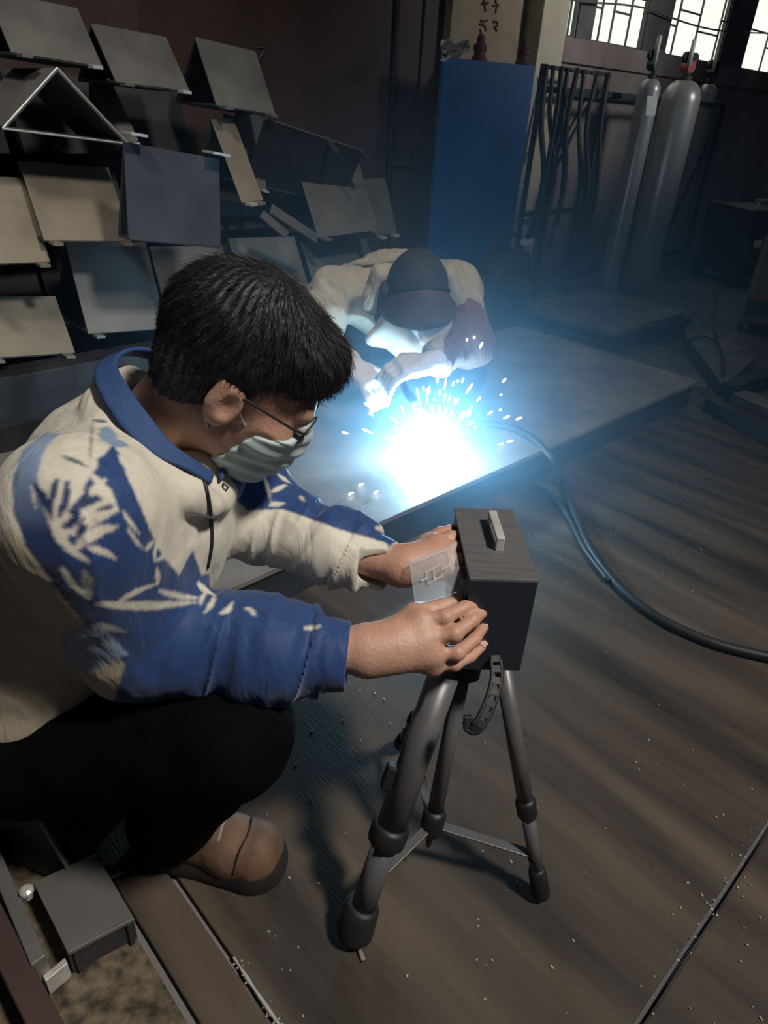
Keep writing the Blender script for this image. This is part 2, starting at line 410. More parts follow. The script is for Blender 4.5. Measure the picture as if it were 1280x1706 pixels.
# bright welded / worn edges along two joints
mb = MB()
for s0, s1 in ((-0.2, 1.3),):
    P = spline([sn(s0+(s1-s0)*i/14, 0.051+rng.uniform(-.001, .001), -0.001) for i in range(15)], 2)
    mb.tube(P, 0.0012, 6)
mb.build('joint_bead', MT['plate'], floor)
P = spline([sn(0.252+rng.uniform(-.001, .001), 0.08+0.5*i/14, 0.0) for i in range(13)], 2)
MB().tube(P, [0.0022+rng.uniform(-.0008, .001) for _ in P], 6).build('joint_bead', MT['chrome'], floor)

WN = 3.05                                     # the wall with the windows and the brown sheets
sw = s_of(onn(946, 62, WN)); SILL = 1.515
wall = struct(MB().snbox(4.0, 9.5, WN, WN+0.2, -0.012, SILL).snbox(4.0, 9.5, WN, WN+0.2, 2.55, 3.2).build('wall_back', MT['plaster']))
MB().snbox(sw-0.1, 9.5, WN-0.03, WN+0.02, SILL-0.13, SILL).build('sill', MT['plaster'], wall)
wl = struct(MB().snbox(-2.5, 4.0, WN+0.03, WN+0.2, -0.012, 3.2).build('wall_left', MT['darksteel']))
sa = s_of(onn(652, 150, WN)); zb = onn(680, 280, WN)[2]
for a, b, z0, z1 in ((-2.5, 0.6, 0.0, 3.2), (0.62, sa-0.012, 0.0, 3.2), (sa+0.012, 3.1, 0.0, zb-0.008), (sa+0.012, 3.1, zb+0.008, 3.2), (3.12, 4.0, 0, 3.2)):
    MB().snbox(a, b, WN, WN+0.03, z0, z1).build('steel_sheet', MT['brown'], wl, bevel=0.004)
MB().tube([sn(sa, WN-0.015, 0), sn(sa, WN-0.015, 3.2)], 0.012, 8).build('conduit', MT['darksteel'], wl)
for z in (0.9, onn(650, 140, WN)[2], 2.2):
    MB().box(sn(sa, WN-0.012, z), (UU, NN, ZZ), (0.03, 0.02, 0.012)).build('clip', MT['darksteel'], wl)
sc0, sc1 = s_of(onn(900, 60, 2.87)), s_of(onn(943, 60, 2.87))
struct(MB().snbox(sc0, sc1, 2.87, WN+0.1, -0.012, 3.2).build('wall_pier', MT['cream'], bevel=0.006))

# windows: posts, bars and bright frosted panes
posts = [(s_of(onn(x0, 60, WN)), s_of(onn(x1, 60, WN))) for x0, x1 in ((958, 984), (1072, 1112), (1206, 1246))]
edges = [(sc1+0.01, posts[0][0]), (posts[0][1], posts[1][0]), (posts[1][1], posts[2][0]), (posts[2][1], 8.2)]
m_pane = emis('daylit_frosted_pane', (0.93, 1.0, 0.88), 1.05)
barpx = [[948], [1000, 1020, 1048], [1128, 1164, 1200], [1252, 1285]]
for i, (e0, e1) in enumerate(edges):
    w = struct(MB().snbox(e0-0.01, e0+0.012, WN, WN+0.03, SILL, 2.55).snbox(e1-0.012, e1+0.01, WN, WN+0.03, SILL, 2.55)
               .snbox(e0, e1, WN, WN+0.03, SILL, SILL+0.012).snbox(e0, e1, WN, WN+0.03, 2.5, 2.55).build('window_%d' % (i+1), MT['frame']))
    cuts = [e0+0.02]+[s_of(onn(x, 50, WN)) for x in barpx[i]]+[e1-0.02]
    if i == 3: cuts = [e0+0.02]+[s_of(onn(x, 50, WN)) for x in barpx[i]]+[cuts[1]+0.62+0.31*k for k in range(7) if cuts[1]+0.62+0.31*k < e1-0.05]+[e1-0.02]
    for a, b in zip(cuts[:-1], cuts[1:]):
        if b-a < 0.015: continue
        MB().snbox(a+0.004, b-0.004, WN+0.022, WN+0.028, SILL+0.012, 2.5).build('pane', m_pane, w)
    for c in cuts[1:-1]:
        MB().tube([sn(c, WN+0.008, SILL), sn(c, WN+0.008, 2.52)], 0.008, 6).build('bar', MT['frame'], w)
    for k, (a, b) in enumerate(zip(cuts[:-1], cuts[1:])):
        for z in (1.70+0.10*(k % 2), 2.15):
            MB().tube([sn(a, WN+0.008, z), sn(b, WN+0.008, z)], 0.007, 6).build('bar', MT['frame'], w)
for i_, (a, b) in enumerate(posts):
    struct(MB().snbox(a, b, WN-0.012, WN+0.04, SILL, 2.55).build('trim_%d' % (i_+1), MT['frame'], bevel=0.004))
cp = [onn(x, y, WN-0.05) for x, y in ((940, -2), (985, 4), (1040, 8), (1085, 16), (1115, 28), (1160, 43), (1200, 51), (1240, 54), (1300, 56))]
tag(MB().tube(spline(cp, 5), 0.006, 6).build('sagging_cable', MT['frame'], smooth=True), 'thin dark cable sagging across the bright barred window', 'cable')

# ================================================================== the low steel bench the welder works on
BZ = 0.12; BN = 1.14
bench = thing('welding_bench', 'low flat steel welding bench with a bright front edge under the arc', 'bench', sn(1.6, 1.5, 0))
MB().snbox(-0.9, 1.05, BN, 2.15, BZ-0.016, BZ).build('top_plate', MT['bench'], bench, bevel=0.002)
MB().snbox(1.056, 3.06, BN, 2.15, BZ-0.016, BZ).build('top_plate', MT['bench'], bench, bevel=0.002)
for n0 in (BN+0.012, 1.62, 2.05):
    MB().snbox(-0.88, 3.04, n0, n0+0.05, 0.001, BZ-0.016).build('beam', MT['darksteel'], bench, bevel=0.003)
# small things lying on the bench at its near end
p = onz(356, 945, BZ)
tag(MB().lathe(p, ZZ, [(0.013, 0), (0.013, 0.02), (0.009, 0.022), (0.009, 0.035), (0.014, 0.037), (0.014, 0.05), (0.011, 0.054)], 16).build('clamp_screw', MT['chrome'], smooth=True),
    'small shiny clamp screw on the bench beside the squatting man\'s chest', 'screw')
q = [onz(x, y, BZ+0.012) for x, y in ((392, 908), (425, 905), (412, 886), (386, 890))]
tag(MB().slab(q, 0.011).build('steel_offcut', MT['darksteel'], bevel=0.001), 'dark square steel offcut on the bench under the white sleeve', 'offcut')

# low plates, beams and a sheet on the floor right of the bench
q = [onz(x, y, 0.05) for x, y in ((1141, 556), (1206, 644), (1262, 594), (1190, 548))]
tag(MB().slab([q[0], q[1], q[2], q[3]], 0.049).build('steel_sheet', MT['bench'], bevel=0.002), 'worn pale steel plate under the looped cable past the bench end', 'plate')
def lowbeam(p0, p1, w, h, label, m):
    a = onz(*p0, h); b = onz(*p1, h); d = unit(b-a); e = np.cross(ZZ, d)
    tag(MB().box((a+b)/2-ZZ*h/2, (d, e, ZZ), (np.linalg.norm(b-a)/2, w/2, h/2-0.0005)).build('steel_bar', MT[m], bevel=0.003), label, 'bar', 'bars by the bench end')
lowbeam((1185, 662), (1300, 722), 0.06, 0.06, 'dark steel bar nearest the cable by the bench end', 'darksteel')
lowbeam((1215, 640), (1300, 612), 0.07, 0.07, 'dark steel bar beside the pale plate at the right edge', 'darksteel')
lowbeam((1232, 652), (1310, 682), 0.10, 0.05, 'scuffed flat steel bar between two dark bars at the right edge', 'bench')

# low box of plates in the middle distance
plat = thing('plate_stack', 'low stack of large dark plates on the floor before the cylinders', 'plates', sn(3.9, 2.15, 0))
for k in range(3):
    j = [(0, 0), (0.02, -0.015), (-0.015, 0.02)][k]
    MB().snbox(3.5+j[0], 4.32+j[0], 1.78+j[1], 2.45+j[1], 0.001+0.036*k, 0.033+0.036*k).build('plate', MT['bench'] if k == 2 else MT['darksteel'], plat, bevel=0.003)

# ================================================================== the pile of folded triangular brackets
bcount = [0]
def bracket(pts, n0, label, m='bracket', dn=0.15, tabs=(1, 1), T=0.008):
    tl, tr, br, bl = pts
    P = [onn(*tl, n0+dn), onn(*tr, n0+dn), onn(*br, n0), onn(*bl, n0)]
    e = unit(P[1]-P[0]+P[2]-P[3]); w = (np.linalg.norm(P[1]-P[0])+np.linalg.norm(P[2]-P[3]))/4
    c = sum(P)/4; up = P[0]-P[3]+P[1]-P[2]; up = unit(up-e*(up@e)); h = (np.linalg.norm(P[0]-P[3])+np.linalg.norm(P[1]-P[2]))/4
    nrm = unit(np.cross(e, up))
    hz = unit(np.cross(e, ZZ)); hz = hz if hz@nrm > 0 else -hz
    ridge = c+up*h; D = -up*2*h; D2 = D-2*(D@hz)*hz
    b = ridge+(D+D2)/2
    t = thing('folded_bracket', label, 'bracket', b, 'folded brackets piled against the wall')
    A0, A1 = ridge-e*w, ridge+e*w
    MB().slab([A0+D, A1+D, A1, A0], T, nrm).build('front_plate', MT[m], t, bevel=0.0015)
    n2 = unit(np.cross(-e, -D2)); n2 = n2 if n2@hz < 0 else -n2
    off = -nrm*T*0.9
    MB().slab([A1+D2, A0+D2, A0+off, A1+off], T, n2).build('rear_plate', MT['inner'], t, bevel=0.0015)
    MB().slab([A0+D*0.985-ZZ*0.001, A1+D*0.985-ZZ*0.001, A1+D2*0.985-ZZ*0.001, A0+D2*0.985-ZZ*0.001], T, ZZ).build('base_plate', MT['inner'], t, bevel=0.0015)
    for sgn, on in zip((-1, 1), tabs):
        if not on: continue
        q = c-up*h+e*sgn*(w-0.03)+hz*0.014-ZZ*0.006
        MB().box(q, (e, hz, ZZ), (0.016, 0.022, 0.005)).build('tab', MT['cutedge' if rng.random() < 0.35 else m], t, bevel=0.001)
    return t
pile = [
 (((-8, -12), (130, 12), (170, 112), (3, 80)), 2.50, 'bracket2', 0.15, 'steel bracket with a chalked 7, at the top left corner of the pile'),
 (((150, 38), (268, 60), (325, 152), (195, 135)), 2.50, 'bracket2', 0.15, 'steel bracket in the top row between the chalked bracket and the last one'),
 (((322, 62), (430, 85), (456, 192), (365, 173)), 2.50, 'bracket2', 0.15, 'rightmost steel bracket of the top row against the brown wall'),
 (((30, 270), (193, 278), (208, 403), (75, 398)), 2.45, 'bracket', 0.15, 'tan square-faced bracket below the open triangular end'),
 (((-110, 290), (30, 296), (92, 435), (-60, 442)), 2.47, 'bracket', 0.15, 'bracket cut by the left edge beside the tan square-faced one'),
 (((212, 245), (378, 262), (356, 415), (210, 390)), 2.22, 'bracket3', 0.04, 'dark blue-grey plate bracket overhanging the middle of the pile'),
 (((495, 272), (600, 264), (628, 385), (530, 395)), 2.50, 'bracket2', 0.15, 'rightmost bracket in the pile above the welder\'s back'),
 (((105, 402), (243, 403), (278, 548), (150, 555)), 2.50, 'bracket2', 0.15, 'bracket in the lower row left of the squatting man\'s hair'),
 (((248, 408), (366, 412), (408, 540), (288, 556)), 2.52, 'bracket2', 0.15, 'lower row bracket directly behind the squatting man\'s hair'),
 (((380, 396), (490, 394), (522, 502), (415, 512)), 2.50, 'bracket2', 0.15, 'lower row bracket between the squatting man and the welder'),
 (((503, 404), (610, 396), (640, 492), (532, 502)), 2.52, 'bracket2', 0.15, 'lower row bracket half hidden behind the welder\'s shoulder'),
 (((-60, 488), (85, 500), (132, 580), (-20, 603)), 2.50, 'bracket', 0.15, 'lowest bracket at the left edge above the dark pipe'),
 (((330, 200), (378, 202), (450, 327), (424, 334)), 2.42, 'bracket', 0.15, 'narrow tan bracket leaning steeply in the middle of the pile'),
 (((378, 178), (440, 192), (446, 322), (420, 300)), 2.62, 'bracket2', 0.10, 'narrow dim bracket set back behind the steep tan one'),
 (((150, 133), (190, 130), (225, 235), (196, 240)), 2.62, 'bracket2', 0.12, 'bracket set back behind the open triangular end'),
 (((598, 300), (640, 296), (664, 388), (632, 392)), 2.68, 'bracket2', 0.10, 'dim bracket deepest in the right end of the pile'),
]
for pts, n0, m, dn, lab in pile: bracket(pts, n0, lab, m, dn, tabs=(1, 1) if m != 'bracket3' else (0, 0))
# chalk marks on the top-left bracket and on the wall
def chalk(parent, pix, n0, dn, pts, name='chalk_mark'):
    tl, tr, br, bl = pts
    P = [onn(*tl, n0+dn), onn(*tr, n0+dn), onn(*br, n0), onn(*bl, n0)]
    nr = unit(np.cross(P[1]-P[0], P[3]-P[0])); nr = nr if nr@(C_-P[0]) > 0 else -nr
    for strokes in pix:
        Q = []
        for x, y in strokes:
            r = ray(x, y); Q.append(C_+r*(((P[0]+P[2])/2+nr*0.002-C_)@nr)/(r@nr))
        MB().tube(Q, 0.0018, 5).build(name, MT['bench'], parent)
t0 = [o for o in bpy.data.objects if o.get('label', '').startswith('steel bracket with a chalked 7')][0]
chalk(t0, [[(60, 25), (80, 27), (96, 28), (88, 45), (82, 72)], [(30, 35), (22, 42), (30, 48)], [(118, 52), (130, 60), (140, 64)]], 2.50, 0.15, pile[0][0])
MB().tube([onn(x, y, WN-0.004) for x, y in ((428, 80), (442, 79), (436, 92), (430, 100))], 0.0022, 5).build('chalk_mark', MT['bench'], wl)
MB().tube([onn(x, y, WN-0.004) for x, y in ((408, 76), (412, 82), (410, 86))], 0.0022, 5).build('chalk_mark', MT['bench'], wl)

# the bracket that turns its open triangular end to us
nt = 2.42
ap, lf, rt = onn(95, 113, nt), onn(4, 214, nt), onn(214, 240, nt)
t = thing('folded_bracket', 'bracket turning its open triangular end with bright edges to us', 'bracket', (lf+rt)/2, 'folded brackets piled against the wall')
AX = unit(NN+np.array([-0.12, 0.0, -0.02])); LN = 0.30
for nm, a, b in (('side_plate', lf, ap), ('side_plate', ap, rt), ('base_plate', rt, lf)):
    nr = unit(np.cross(b-a, AX)); cc = (ap+lf+rt)/3; nr = nr if nr@((a+b)/2-cc) > 0 else -nr
    MB().slab([a, b, b+AX*LN, a+AX*LN], 0.007, nr).build(nm, MT['bracket2' if nm == 'side_plate' else 'inner'], t)
    MB().tube([a-AX*0.001, b-AX*0.001], 0.0032, 6).build('cut_edge', MT['cutedge'], t)
# an upside-down bracket whose rim with two lugs crosses the pile
nt = 2.50
L0, R0 = onn(442, 197, nt), onn(606, 252, nt); Z0 = (L0[2]+R0[2])/2
e = unit(R0-L0); h = unit(np.cross(e, ZZ)); h = h if h@NN > 0 else -h
t = thing('folded_bracket', 'upside-down bracket whose rim with two lugs slopes across the pile', 'bracket', (L0+R0)/2-ZZ*0.25, 'folded brackets piled against the wall')
kf = -ZZ*0.24+h*0.15
MB().slab([L0+kf, R0+kf, R0, L0], 0.007).build('front_plate', MT['inner'], t)
MB().slab([R0+kf, L0+kf, L0+h*0.30, R0+h*0.30], 0.007).build('rear_plate', MT['bracket3'], t)
MB().tube([L0, R0], 0.0035, 6).build('rim', MT['bracket2'], t)
for f in (0.62, 0.985):
    q = L0+(R0-L0)*f
    MB().hexa([q-e*.014-h*.05-ZZ*.05, q+e*.014-h*.05-ZZ*.05, q+e*.014+h*.02+ZZ*0.0, q-e*.014+h*.02], [q-e*.014-h*.05-ZZ*.035, q+e*.014-h*.05-ZZ*.035, q+e*.014+h*.02+ZZ*.016, q-e*.014+h*.02+ZZ*.016]).build('lug', MT['inner'], t, bevel=0.001)
# loose flats on the pile
for k, (a, b, w) in enumerate((((436, 356), (478, 392), 0.03), ((452, 348), (528, 398), 0.035))):
    A, B = onn(*a, 2.40), onn(*b, 2.38); d = unit(B-A); e2 = unit(np.cross(d, F_)); n3 = np.cross(d, e2)
    tag(MB().box((A+B)/2, (d, e2, n3), (np.linalg.norm(B-A)/2, w/2, 0.006)).build('flat_bar', MT['bracket2'], bevel=0.001),
        ('shorter' if k == 0 else 'longer')+' of two flat bars lying under the rightmost bracket', 'bar', 'flat bars on the pile')
for k, (a, b) in enumerate((((218, 222), (246, 227)), ((354, 254), (383, 260)))):
    A, B = onn(*a, 2.2), onn(*b, 2.2); d = unit(B-A); e2 = unit(np.cross(d, F_))
    tag(MB().box((A+B)/2+NN*0.03, (d, NN, unit(np.cross(d, NN))), (np.linalg.norm(B-A)/2, 0.035, 0.004)).build('lug_plate', MT['cutedge'], bevel=0.001),
        'small lug with a bright cut edge '+('beside the open triangular end' if k == 0 else 'at the corner of the dark blue-grey plate'), 'lug')
# dunnage under and behind the pile
for k, (s0, s1, n0, n1, z1, lab) in enumerate(((-0.6, 2.6, 2.40, 2.52, 0.26, 'dark steel beam along the front foot of the bracket pile'), (-0.6, 2.6, 2.72, 2.84, 0.26, 'dark steel beam under the back of the bracket pile'))):
    tag(MB().snbox(s0, s1, n0, n1, 0.0-0.012, z1).build('support_beam', MT['darksteel'], bevel=0.004), lab, 'beam', 'beams under the pile')
for k, (zz, ss) in enumerate(((0.27, 0.45), (0.27, 0.78), (0.27, 1.1), (0.27, 1.45), (0.27, 1.8), (0.58, 0.8), (0.58, 1.15), (0.58, 1.5), (0.58, 1.85), (0.88, 0.75), (0.88, 1.1), (0.88, 1.45))):
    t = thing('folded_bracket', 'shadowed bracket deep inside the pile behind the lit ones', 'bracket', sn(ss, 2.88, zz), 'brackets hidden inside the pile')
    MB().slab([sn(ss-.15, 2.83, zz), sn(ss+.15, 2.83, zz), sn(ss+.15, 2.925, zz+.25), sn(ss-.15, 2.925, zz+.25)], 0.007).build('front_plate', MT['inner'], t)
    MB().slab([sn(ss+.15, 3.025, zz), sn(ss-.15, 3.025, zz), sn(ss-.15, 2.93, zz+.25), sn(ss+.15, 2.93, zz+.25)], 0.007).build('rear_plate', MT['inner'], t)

# ================================================================== blue panel, cardboard, cylinders
HB = 1.31
b0, b1 = onz(740, 95, HB), onz(893, 110, HB)
nb = unit(np.cross(b1-b0, ZZ)); nb = nb if nb@NN < 0 else -nb
mb = MB().slab([b0*[1, 1, 0], b1*[1, 1, 0], b1, b0], 0.018, nb)
tag(mb.build('blue_board', MT['bluepanel'], bevel=0.002), 'tall plain blue panel standing before two gas cylinders', 'panel')
q = [onn(x, y, 2.985) for x, y in ((760, -60), (890, -60), (880, 170), (742, 170))]
for i_ in (1, 2):
    s_ = min(s_of(q[i_]), sc0-0.01); q[i_] = sn(s_, 2.985, q[i_][2])
cb = thing('cardboard_sheet', 'tall tan cardboard with brown printed marks behind the blue panel', 'cardboard', q[3]*[1, 1, 0])
q[2] = q[2]*[1, 1, 0]; q[3] = q[3]*[1, 1, 0]
MB().hexa([q[3]+NN*.05, q[2]+NN*.05, q[2], q[3]][::-1], [q[0]+NN*.05, q[1]+NN*.05, q[1], q[0]][::-1]).build('sheet', MT['card'], cb)
for st in ([(806, -6), (809, 20)], [(803, 6), (814, 5)], [(824, -5), (828, 8), (826, 22)], [(821, 10), (831, 9)], [(801, 34), (806, 36), (812, 34)], [(799, 40), (808, 43), (810, 52)], [(800, 48), (802, 56)], [(822, 36), (829, 37), (829, 44), (823, 45)], [(824, 45), (828, 52)], [(797, 62), (806, 64)], [(802, 58), (801, 72)]):
    MB().tube([onn(x, y, 2.983) for x, y in st], 0.006, 5).build('printed_mark', MT['ink'], cb)
# crumpled white sheet on the panel corner
mb = MB(); vs = []; fs = []
for i in range(7):
    for j in range(7):
        p = onn(735+46*i/6+rng.uniform(-3, 3), 68+34*j/6*(1-0.5*i/6)+rng.uniform(-3, 3)+3*math.sin(i*2), 2.60+0.05*rng.random()); vs.append(p)
for i in range(6):
    for j in range(6): fs.append((i*7+j, i*7+j+1, i*7+8+j, i*7+7+j))
o = mb.add(vs, fs).build('crumpled_paper', MT['paper'], smooth=False)
md = o.modifiers.new('thick', 'SOLIDIFY'); md.thickness = 0.003
tag(o, 'crumpled white sheet caught on the top left corner of the blue panel', 'paper')

def cylinder(px, py, n, r, label, body='silver', valve='cap', group=None, base_z=-0.012, nm='gas_cylinder'):
    p = onn(px, py, n); zt = p[2]; b = np.array([p[0], p[1], base_z])
    t = thing(nm, label, 'gas cylinder', b, group)
    H = zt-base_z
    dh = r*0.98; hb = H-0.085-dh
    prof = [(r*0.9, 0), (r, 0.02), (r, hb)]
    for a in range(1, 8):
        th = a/8*math.pi/2; prof.append((r*0.27+r*0.73*math.cos(th), hb+dh*math.sin(th)))
    prof += [(r*0.27, H-0.085)]
    MB().lathe(b, ZZ, prof, 28).build('body', MT[body], t, smooth=True)
    nk = b+ZZ*(H-0.09)
    if valve == 'cap':
        MB().lathe(nk, ZZ, [(r*.40, 0), (r*.40, .03), (r*.30, .04), (r*.30, .06), (r*.36, .065), (r*.36, .085), (r*.22, .095), (r*.22, .12), (r*.14, .135)], 16).build('valve_cap', MT['rustcap'], t, smooth=False)
    else:
        MB().lathe(nk, ZZ, [(r*.34, 0), (r*.34, .028), (r*.2, .034), (r*.2, .075), (r*.26, .08), (r*.26, .10), (.010, .105), (.010, .12)], 14).build('neck_ring', MT['darksteel'], t)
        MB().lathe(nk+ZZ*.118, ZZ, [(.004, 0), (.026, .003), (.028, .010), (.024, .016), (.004, .018)], 12).build('hand_wheel', MT['darksteel'], t)
    return t, nk
cylinder(801, 74, 2.86, 0.10, 'gas cylinder with a rusty cap behind the left half of the blue panel', 'paper', 'cap', 'cylinders behind the blue panel')
cylinder(874, 82, 2.76, 0.10, 'gas cylinder with a rusty cap behind the right corner of the blue panel', 'paper', 'cap', 'cylinders behind the blue panel')
tA, kA = cylinder(1092, 104, 2.52, 0.066, 'slim silver gas cylinder with a white label, left of the rack trio', 'silver', 'wheel', 'cylinders under the window')
tB, kB = cylinder(1148, 108, 2.52, 0.124, 'widest silver gas cylinder, in the middle of the rack trio', 'silver', 'wheel', 'cylinders under the window')
tC, kC = cylinder(1187, 118, 2.86, 0.075, 'silver gas cylinder on the right of the rack trio, half hidden', 'silver', 'wheel', 'cylinders under the window')
p = proj(kA)
q = [onn(x, y, 2.42) for x, y in ((1076, 192), (1092, 192), (1096, 160), (1079, 160))]
MB().slab(q, 0.006, -NN).build('paper_label', MT['paper'], tA)
def regulator(parent, k, side, red=False):
    d = unit(UU*side-NN*0.5); c = k+ZZ*0.075+d*0.06
    MB().tube([k+ZZ*.055, c+d*0.02], 0.011, 10).build('regulator_stem', MT['brass'], parent, smooth=True)
    f = unit(-NN+UU*-0.3)
    MB().tube([c-f*.03, c+f*.03], 0.034, 14).build('regulator_body', MT['redknob' if red else 'darksteel'], parent)
    for w in (-1, 1):
        g = c+UU*w*0.046+ZZ*0.048; MB().tube([g-f*.012, g+f*.014], 0.032, 14).build('gauge', MT['darksteel'], parent)
    MB().tube([c+d*.06+ZZ*.0, c+d*.06+ZZ*.14], 0.013, 10).build('flow_tube', MT['paper'], parent, smooth=True)
regulator(tA, kA, -1); regulator(tB, kB, -1, True); regulator(tC, kC, -1)
# rack of welded bars around the cylinders
rk = thing('cylinder_rack', 'dark welded bar rack holding three silver gas cylinders under the window', 'rack', sn(5.5, 2.7, -0.012))
zt = 1.22
sL, sR = s_of(onn(975, 132, 2.6)), s_of(onn(1232, 178, 2.6))
for s_, n_ in ((sL, 2.72), (sR, 2.72), (sL, 3.0), (sR, 3.0)):
    MB().box(sn(s_, n_, zt/2), (UU, NN, ZZ), (0.016, 0.016, zt/2)).build('upright', MT['darksteel'], rk)
for n_, z in ((2.72, zt), (3.0, zt), (2.72, 0.16)):
    MB().snbox(sL, sR, n_-0.014, n_+0.014, z-0.016, z+0.016).build('rail', MT['darksteel'], rk)
for s_ in (sL, sR):
    MB().snbox(s_-0.014, s_+0.014, 2.72, 3.0, zt-0.016, zt+0.016).build('rail', MT['darksteel'], rk)
MB().tube([sn(sL, 3.0, 0.16), sn(sL+0.75, 3.0, zt)], 0.012, 8).build('brace', MT['darksteel'], rk)
MB().tube([sn(sR, 2.72, zt), sn(sR-0.5, 2.72, 0.16)], 0.012, 8).build('brace', MT['darksteel'], rk)
# hoses hanging between the pier and the cylinders
for k, (xa, ya, xb, yb, n_, r_) in enumerate(((905, 150, 880, 400, 2.5, .016), (918, 140, 905, 380, 2.52, .013), (930, 150, 890, 395, 2.45, .014), (942, 140, 930, 370, 2.55, .012), (955, 160, 915, 410, 2.4, .015), (968, 150, 955, 400, 2.5, .013), (985, 180, 950, 420, 2.42, .012), (1000, 200, 975, 415, 2.46, .014))):
    A, B = onn(xa, ya, 2.66+.02*(k % 2)), onn(xb, yb, n_); B[2] = max(B[2], 0.02); A[2] = 1.325
    P = spline([A, A*.7+B*.3+UU*rng.uniform(-.04, .04), A*.35+B*.65+UU*rng.uniform(-.05, .05)-NN*.03, B], 6)
    tag(MB().tube(P, r_, 8).build('hanging_hose', MT['rubber'], smooth=True), 'dark hose in the bunch hanging between pier and cylinder rack', 'hose', 'hoses hanging by the pier')
hr = thing('hose_rack', 'dark steel frame with hanging hoses beside the cream pier', 'rack', sn(4.55, 2.75, -0.012))
for s_ in (s_of(onn(900, 150, 2.7)), s_of(onn(1005, 170, 2.7))):
    MB().box(sn(s_, 2.7, 0.66), (UU, NN, ZZ), (0.012, 0.012, 0.672)).build('upright', MT['darksteel'], hr)
MB().snbox(s_of(onn(900, 150, 2.7)), s_of(onn(1005, 170, 2.7)), 2.69, 2.71, 1.31, 1.33).build('rail', MT['darksteel'], hr)
MB().snbox(s_of(onn(900, 150, 2.7)), s_of(onn(1005, 170, 2.7)), 2.69, 2.71, 0.55, 0.58).build('rail', MT['darksteel'], hr)

# black welding machine on the right and the rusty box before it
def machine():
    p = onz(1238, 478, 0.0); s_, n_ = s_of(p), n_of(p)
    t = thing('welding_machine', 'black welding machine with a white label at the right edge', 'welding machine', sn(s_, n_, -0.012))
    X, Y = unit(UU*0.85-NN*0.5), unit(NN*0.85+UU*0.5)
    w, d, h = 0.20, 0.28, 0.50
    c = sn(s_, n_, 0)+Y*d+X*0.10
    body = MB().box(c+ZZ*(0.06+h/2), (X, Y, ZZ), (w, d, h/2)).build('housing', MT['machine'], t, bevel=0.012)
    fr = c-Y*d
    MB().box(fr+ZZ*(h-0.06)-Y*0.004, (X, Y, ZZ), (w*0.92, 0.006, 0.085)).build('control_panel', MT['darksteel'], t, bevel=0.003)
    for i in range(4): MB().tube([fr+X*(-0.12+0.08*i)+ZZ*(h-0.05)-Y*.008, fr+X*(-0.12+0.08*i)+ZZ*(h-0.05)-Y*0.028], 0.016, 12).build('knob', MT['black'], t)
    MB().box(fr-X*0.09+ZZ*0.35-Y*0.006, (X, Y, ZZ), (0.034, 0.003, 0.050)).build('paper_label', MT['paper'], t)
    MB().box(fr-X*0.09+ZZ*0.38-Y*0.0098, (X, Y, ZZ), (0.022, 0.0008, 0.006)).build('label_print', MT['darksteel'], t)
    for i in range(3):
        q = fr+X*(-0.12+0.12*i)+ZZ*0.13
        MB().tube([q, q-Y*0.05], 0.022, 12).build('socket', MT['black'], t)
    for i in (-1, 1): MB().tube([c+X*i*0.12-Y*0.2+ZZ*(h+0.06), c+X*i*0.12-Y*0.2+ZZ*(h+0.12)], 0.01, 8).build('handle_post', MT['chrome'], t)
    MB().tube([c-X*0.14-Y*0.2+ZZ*(h+0.12), c+X*0.14-Y*0.2+ZZ*(h+0.12)], 0.013, 10).build('handle', MT['chrome'], t)
    for i in (-1, 1):
        for j in (-1, 1): MB().tube([c+X*i*(w-.02)+Y*j*.2+ZZ*.045, c+X*i*(w+.015)+Y*j*.2+ZZ*.045], 0.057, 14).build('wheel', MT['rubber'], t)
machine()
p0 = onz(1228, 548, 0.0)
t = thing('rusty_box', 'rust-brown sheet box on short legs cut by the right edge', 'box', p0)
X, Y = unit(UU*0.25-NN*0.97), unit(NN*0.25+UU*0.97)
MB().box(p0+X*0.25+Y*0.2+ZZ*0.30, (X, Y, ZZ), (0.25, 0.2, 0.235)).build('body', MT['rust'], t, bevel=0.006)
for a in (0.015, 0.485):
    for b in (0.015, 0.385): MB().box(p0+X*a+Y*b+ZZ*0.27, (X, Y, ZZ), (0.018, 0.018, 0.28)).build('corner_post', MT['wood'], t, bevel=0.003)
MB().box(p0+X*0.25-Y*0.004+ZZ*0.14, (X, Y, ZZ), (0.24, 0.006, 0.05)).build('kick_plate', MT['darksteel'], t)

# wire feeder behind the welder
p0 = onz(852, 548, 0.0)
t = thing('wire_feeder', 'dark wire feeder with a white lamp behind the welder\'s shoulder', 'wire feeder', p0*[1, 1, 0]-ZZ*0.012)
X, Y = UU, NN
c = p0+NN*0.12
MB().hexa([c-X*.2-Y*.1, c+X*.2-Y*.1, c+X*.2+Y*.12, c-X*.2+Y*.12], [c-X*.14-Y*.06+ZZ*.36, c+X*.14-Y*.08+ZZ*.42, c+X*.14+Y*.1+ZZ*.42, c-X*.14+Y*.1+ZZ*.34]).build('housing', MT['machine'], t, bevel=0.015)
MB().tube([c-X*.02-Y*.16+ZZ*.24, c-X*.02+Y*0.0+ZZ*.24], 0.10, 24).build('wire_spool', MT['black'], t, smooth=False)
MB().tube([c-X*.02-Y*.175+ZZ*.24, c-X*.02-Y*.15+ZZ*.24], 0.035, 16).build('spool_hub', MT['darksteel'], t)
MB().tube(spline([c-X*.16+ZZ*.34, c-X*.10+ZZ*.46, c+X*.06+ZZ*.50, c+X*.16+ZZ*.42], 5), 0.013, 8).build('carry_handle', MT['darksteel'], t, smooth=True)
lp = at(880, 405, 3.72)
